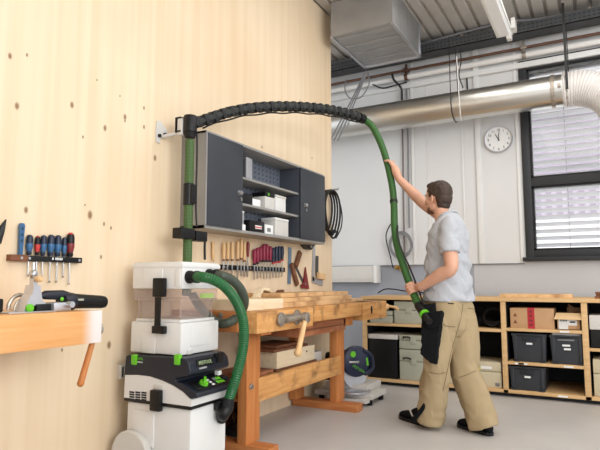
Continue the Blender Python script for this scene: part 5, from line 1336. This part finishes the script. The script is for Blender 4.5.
def folds(q):
    a = 1.0
    return a
for q in tm.v:
    # creases: stacked at the hem, diagonal at hip and knee
    dz = q.z
    st = .004 * math.sin(q.z * 48 + q.x * 40 + 5 * noise.noise(q * 6)) * (1 if dz < .22 else .3)
    n_ = noise.noise(Vector((q.x * 9, q.y * 9, q.z * 5))) * .016 + noise.noise(Vector((q.x * 18 + q.z * 4, q.y * 18, q.z * 5 - q.x * 5))) * .012
    c = at_z(.9) if dz > .75 else q
    rd = 1 - abs(noise.noise(Vector((q.x * 8 + q.z * 3, q.y * 8, q.z * 3.2 - q.x * 4)))) * 2.6
    n_ += max(0, rd) ** 3 * .014
    q += F * (st + n_) * .7 + LF * (st * .4 + n_ * .6)
tro = obj('trousers', tm, 'khaki', man, ang=80)
mb = MB(); q = [at_z(wz - .02) + F * (.134 * math.cos(a)) + LF * (.174 * math.sin(a)) for a in [k / 32 * 2 * PI for k in range(33)]]
mb.tube(q, [.006] * 33, 6, r2=[.02] * 33); obj('waistband', mb, 'khaki', tro)
from mathutils.bvhtree import BVHTree
bvh = BVHTree.FromPolygons(tm.v, tm.f)
def seam(name, pts, r, m, par, lift=.001):
    out = []
    for i in range(len(pts) - 1):
        for k in range(6):
            px = pts[i][0] + (pts[i + 1][0] - pts[i][0]) * k / 6; py = pts[i][1] + (pts[i + 1][1] - pts[i][1]) * k / 6
            d = (P(px, py, y=4.2) - Vector((0, 0, EYE))).normalized(); h = bvh.ray_cast(Vector((0, 0, EYE)), d)
            if h[0] is not None and (not out or (h[0] - out[-1]).length < .09): out.append(h[0] + h[1] * (lift if h[1].dot(d) < 0 else -lift))
    if len(out) > 2: obj(name, MB().tube(out, r, 6), m, par)
seam('pocket_seam', [(441, 322), (446, 326), (457, 327)], .0035, 'seam', tro)
seam('side_seam', [(463, 304), (461, 318), (456, 335), (451, 352), (447, 372), (442, 395)], .003, 'seam', tro)
seam('knee_seam', [(428, 372), (438, 374), (448, 372)], .003, 'seam', tro)
seam('back_pocket_edge', [(468, 308), (474, 309), (477, 313)], .0035, 'seam', tro)
seam('rear_knee_seam', [(458, 378), (466, 375), (478, 370)], .003, 'seam', tro)
seam('belt_loop', [(448, 303.5), (455, 303.8)], .004, 'cloth', tro)
def on_trousers(px, py, y, sx, sz, d, nm, m, par, tilt=0, yaw=0):
    c = P(px, py, y=y); mt = Matrix.Translation(c) @ Matrix.Rotation(yaw, 4, 'Z') @ Matrix.Rotation(tilt, 4, 'Y')
    mb = MB(); mb.box(-sx / 2, sx / 2, -d, d, -sz / 2, sz / 2, .012, mtx=mt); return obj(nm, mb, m, par)
# black holster pouch at the front
pc = MB(); A = [P(421.5, 314, y=4.0), P(441, 311.5, y=4.0), P(436.5, 365, y=4.0), P(430, 363.5, y=4.0), P(420, 354, y=4.0)]
vs = [q for q in A] + [q + Vector((.012, .11, 0)) for q in A]
n = len(A); pc.add(vs, [tuple(range(n)), tuple(range(n, 2 * n))[::-1]] + [(j, n + j, n + (j + 1) % n, (j + 1) % n) for j in range(n)])
rm = remesh(pc, .008, 5); wrinkle(rm, .007, (14, 14, 20), 3)
ho = obj('holster_pouch', rm, 'cloth', man, ang=60)
pc = MB(); A = [P(421, 313, y=3.985), P(442, 310.5, y=3.985), P(441.5, 324, y=3.985), P(431, 329, y=3.98), P(421.5, 325, y=3.985)]
vs = [q for q in A] + [q + Vector((.0, .028, 0)) for q in A]; n = len(A); pc.add(vs, [tuple(range(n)), tuple(range(n, 2 * n))[::-1]] + [(j, n + j, n + (j + 1) % n, (j + 1) % n) for j in range(n)])
obj('pouch_flap', remesh(pc, .006, 3), 'cloth', ho, ang=60)
pc = MB(); A = [P(423, 304, y=4.06), P(434, 303, y=4.06), P(434, 318, y=4.03), P(423, 318, y=4.03)]
vs = [q for q in A] + [q + Vector((.01, .05, 0)) for q in A]; n = 4; pc.add(vs, [tuple(range(n)), tuple(range(n, 2 * n))[::-1]] + [(j, n + j, n + (j + 1) % n, (j + 1) % n) for j in range(n)])
obj('pouch_strap', remesh(pc, .006, 3), 'cloth', ho, ang=60)
# dark gusset at the right shin
mb = MB(); q = [P(425.5, 393, y=4.09), P(426.5, 400, y=4.08), P(423.5, 408, y=4.075), P(417, 415, y=4.08), P(413, 420, y=4.10)]; mb.tube(smooth(q), [.018] * 25, 10)
obj('shin_gusset', mb, 'cloth', tro)
# shirt
sm = MB()
hz_ = P(450, 300, y=4.2).z
torso(sm, [(at_z(hz_ - .012, .012), .158, .196), (at_z(hz_ + .06, .010), .152, .190), (at_z(1.12, .008), .142, .178), (at_z(1.24, .004), .138, .176), (at_z(1.36), .126, .172), (at_z(1.46, -.012), .110, .170), (at_z(1.535, -.02), .090, .142), (at_z(1.572, -.018), .072, .090), (at_z(1.592, -.014), .068, .076)])
def sleeve(mb, s, e, t, r0, r1):
    b = s.lerp(e, t); d = (e - s).normalized()
    mb.tube([s - d * .02, s.lerp(b, .4), s.lerp(b, .8), b], [r0, r0 * .98, r1, r1 * 1.02], 20); mb.ell(s, (r0,) * 3)
sleeve(sm, Ls, Le, .62, .074, .074); sleeve(sm, Rs, Re, .45, .070, .062)
rm = remesh(sm, .009, 3)
for q in rm.v:
    st = .009 * math.sin(q.z * 46 + (q.x * .8 - q.y * .2) * 38 + 5 * noise.noise(q * 5)) * (1.2 if q.z < 1.25 else .5)
    n_ = noise.noise(Vector((q.x * 9, q.y * 9, q.z * 8))) * .012 + noise.noise(q * 21) * .006
    rd = 1 - abs(noise.noise(Vector((q.x * 8 + q.z * 6, q.y * 8, q.z * 7 + q.x * 8)))) * 2.2
    n_ += max(0, rd) ** 3 * .010 * (1 if q.z < 1.4 else .4)
    q += F * (st + n_) * .7 + LF * (st + n_) * .5
# flatten the hem opening of the sleeve and waist stays closed inside the cloth
for q in rm.v:
    if q.z > 1.50:
        d_ = (q - at_z(q.z, -.014)).dot(F); q.z -= .5 * d_ * min(1, (q.z - 1.50) / .08)
shirt = obj('shirt', rm, 'shirt', man, ang=80)
mb = MB(); q = [at_z(1.592, -.012) + F * (.068 * math.cos(a)) + LF * (.076 * math.sin(a)) + Vector((0, 0, -.034 * math.cos(a))) for a in [k / 28 * 2 * PI for k in range(29)]]
mb.tube(q, .008, 8); obj('collar_band', mb, 'shirt', shirt)

# shoes
def shoe(nm, heel, toe, lift=0):
    d = (toe - heel); ln = d.length; d.normalize(); s_ = UP.cross(d); 
    t = thing_part = MB()
    def sec(t_, w, h, z0): return (heel + d * (ln * t_) + UP * (z0 + h / 2), w, h / 2)
    secs = [sec(-.02, .022, .05, .02), sec(.02, .035, .085, .015), sec(.15, .040, .11, .015), sec(.35, .041, .105, .015), sec(.55, .046, .075, .015), sec(.75, .049, .06, .015), sec(.92, .040, .045, .015), sec(1.0, .020, .025, .018)]
    vs = []; fs = []; n = 16
    for (c, w, h) in secs:
        for j in range(n): a = 2 * PI * j / n; vs.append(c + s_ * (w * math.cos(a)) + UP * (h * math.sin(a)))
    for i in range(len(secs) - 1):
        for j in range(n): fs.append((i * n + j, i * n + (j + 1) % n, (i + 1) * n + (j + 1) % n, (i + 1) * n + j))
    fs.append(tuple(range(n))[::-1]); fs.append(tuple((len(secs) - 1) * n + j for j in range(n)))
    mb = MB(); mb.add(vs, fs); s0 = obj(nm, remesh(mb, .008, 2), 'cloth', man, ang=60)
    out = []
    for (t_, w) in ((-.03, .018), (.03, .036), (.2, .041), (.45, .042), (.7, .052), (.9, .044), (1.01, .022)): out.append((t_, w))
    lo = [heel + d * (ln * a) + s_ * b for a, b in out] + [heel + d * (ln * a) - s_ * b for a, b in out[::-1]]
    mb = MB(); n = len(lo); mb.add([q + UP * 0 for q in lo] + [q + UP * .024 for q in lo], [tuple(range(n)), tuple(range(n, 2 * n))] + [(j, (j + 1) % n, n + (j + 1) % n, n + j) for j in range(n)]); obj('sole', mb, 'black', s0)
    mb = MB(); c = heel + d * (ln * .38) + UP * .065
    for sg in (1, -1): mb.tube([c + s_ * sg * .042 + UP * -.02 - d * .03, c + s_ * sg * .043 + UP * .0 + d * .0, c + s_ * sg * .036 + UP * .028 + d * .03], .006, 8)
    obj('stripe', mb, 'paper', s0)
    mb = MB()
    for k in range(4): b = heel + d * (ln * (.42 + .07 * k)) + UP * (.112 - .014 * k); mb.tube([b - s_ * .025, b + UP * .006, b + s_ * .025], .0035, 6)
    obj('laces', mb, 'paper', s0)
toeR = P(401, 417.5, z=0.0); heelR = P(427, 426.5, z=0.0)
heelR = toeR + (heelR - toeR).normalized() * .31
shoe('shoe', heelR, toeR)
dL = F.copy(); hl_ = Vector((Ra.x + .05, Ra.y - .03, 0)); shoe('shoe', hl_, hl_ + dL * .31)
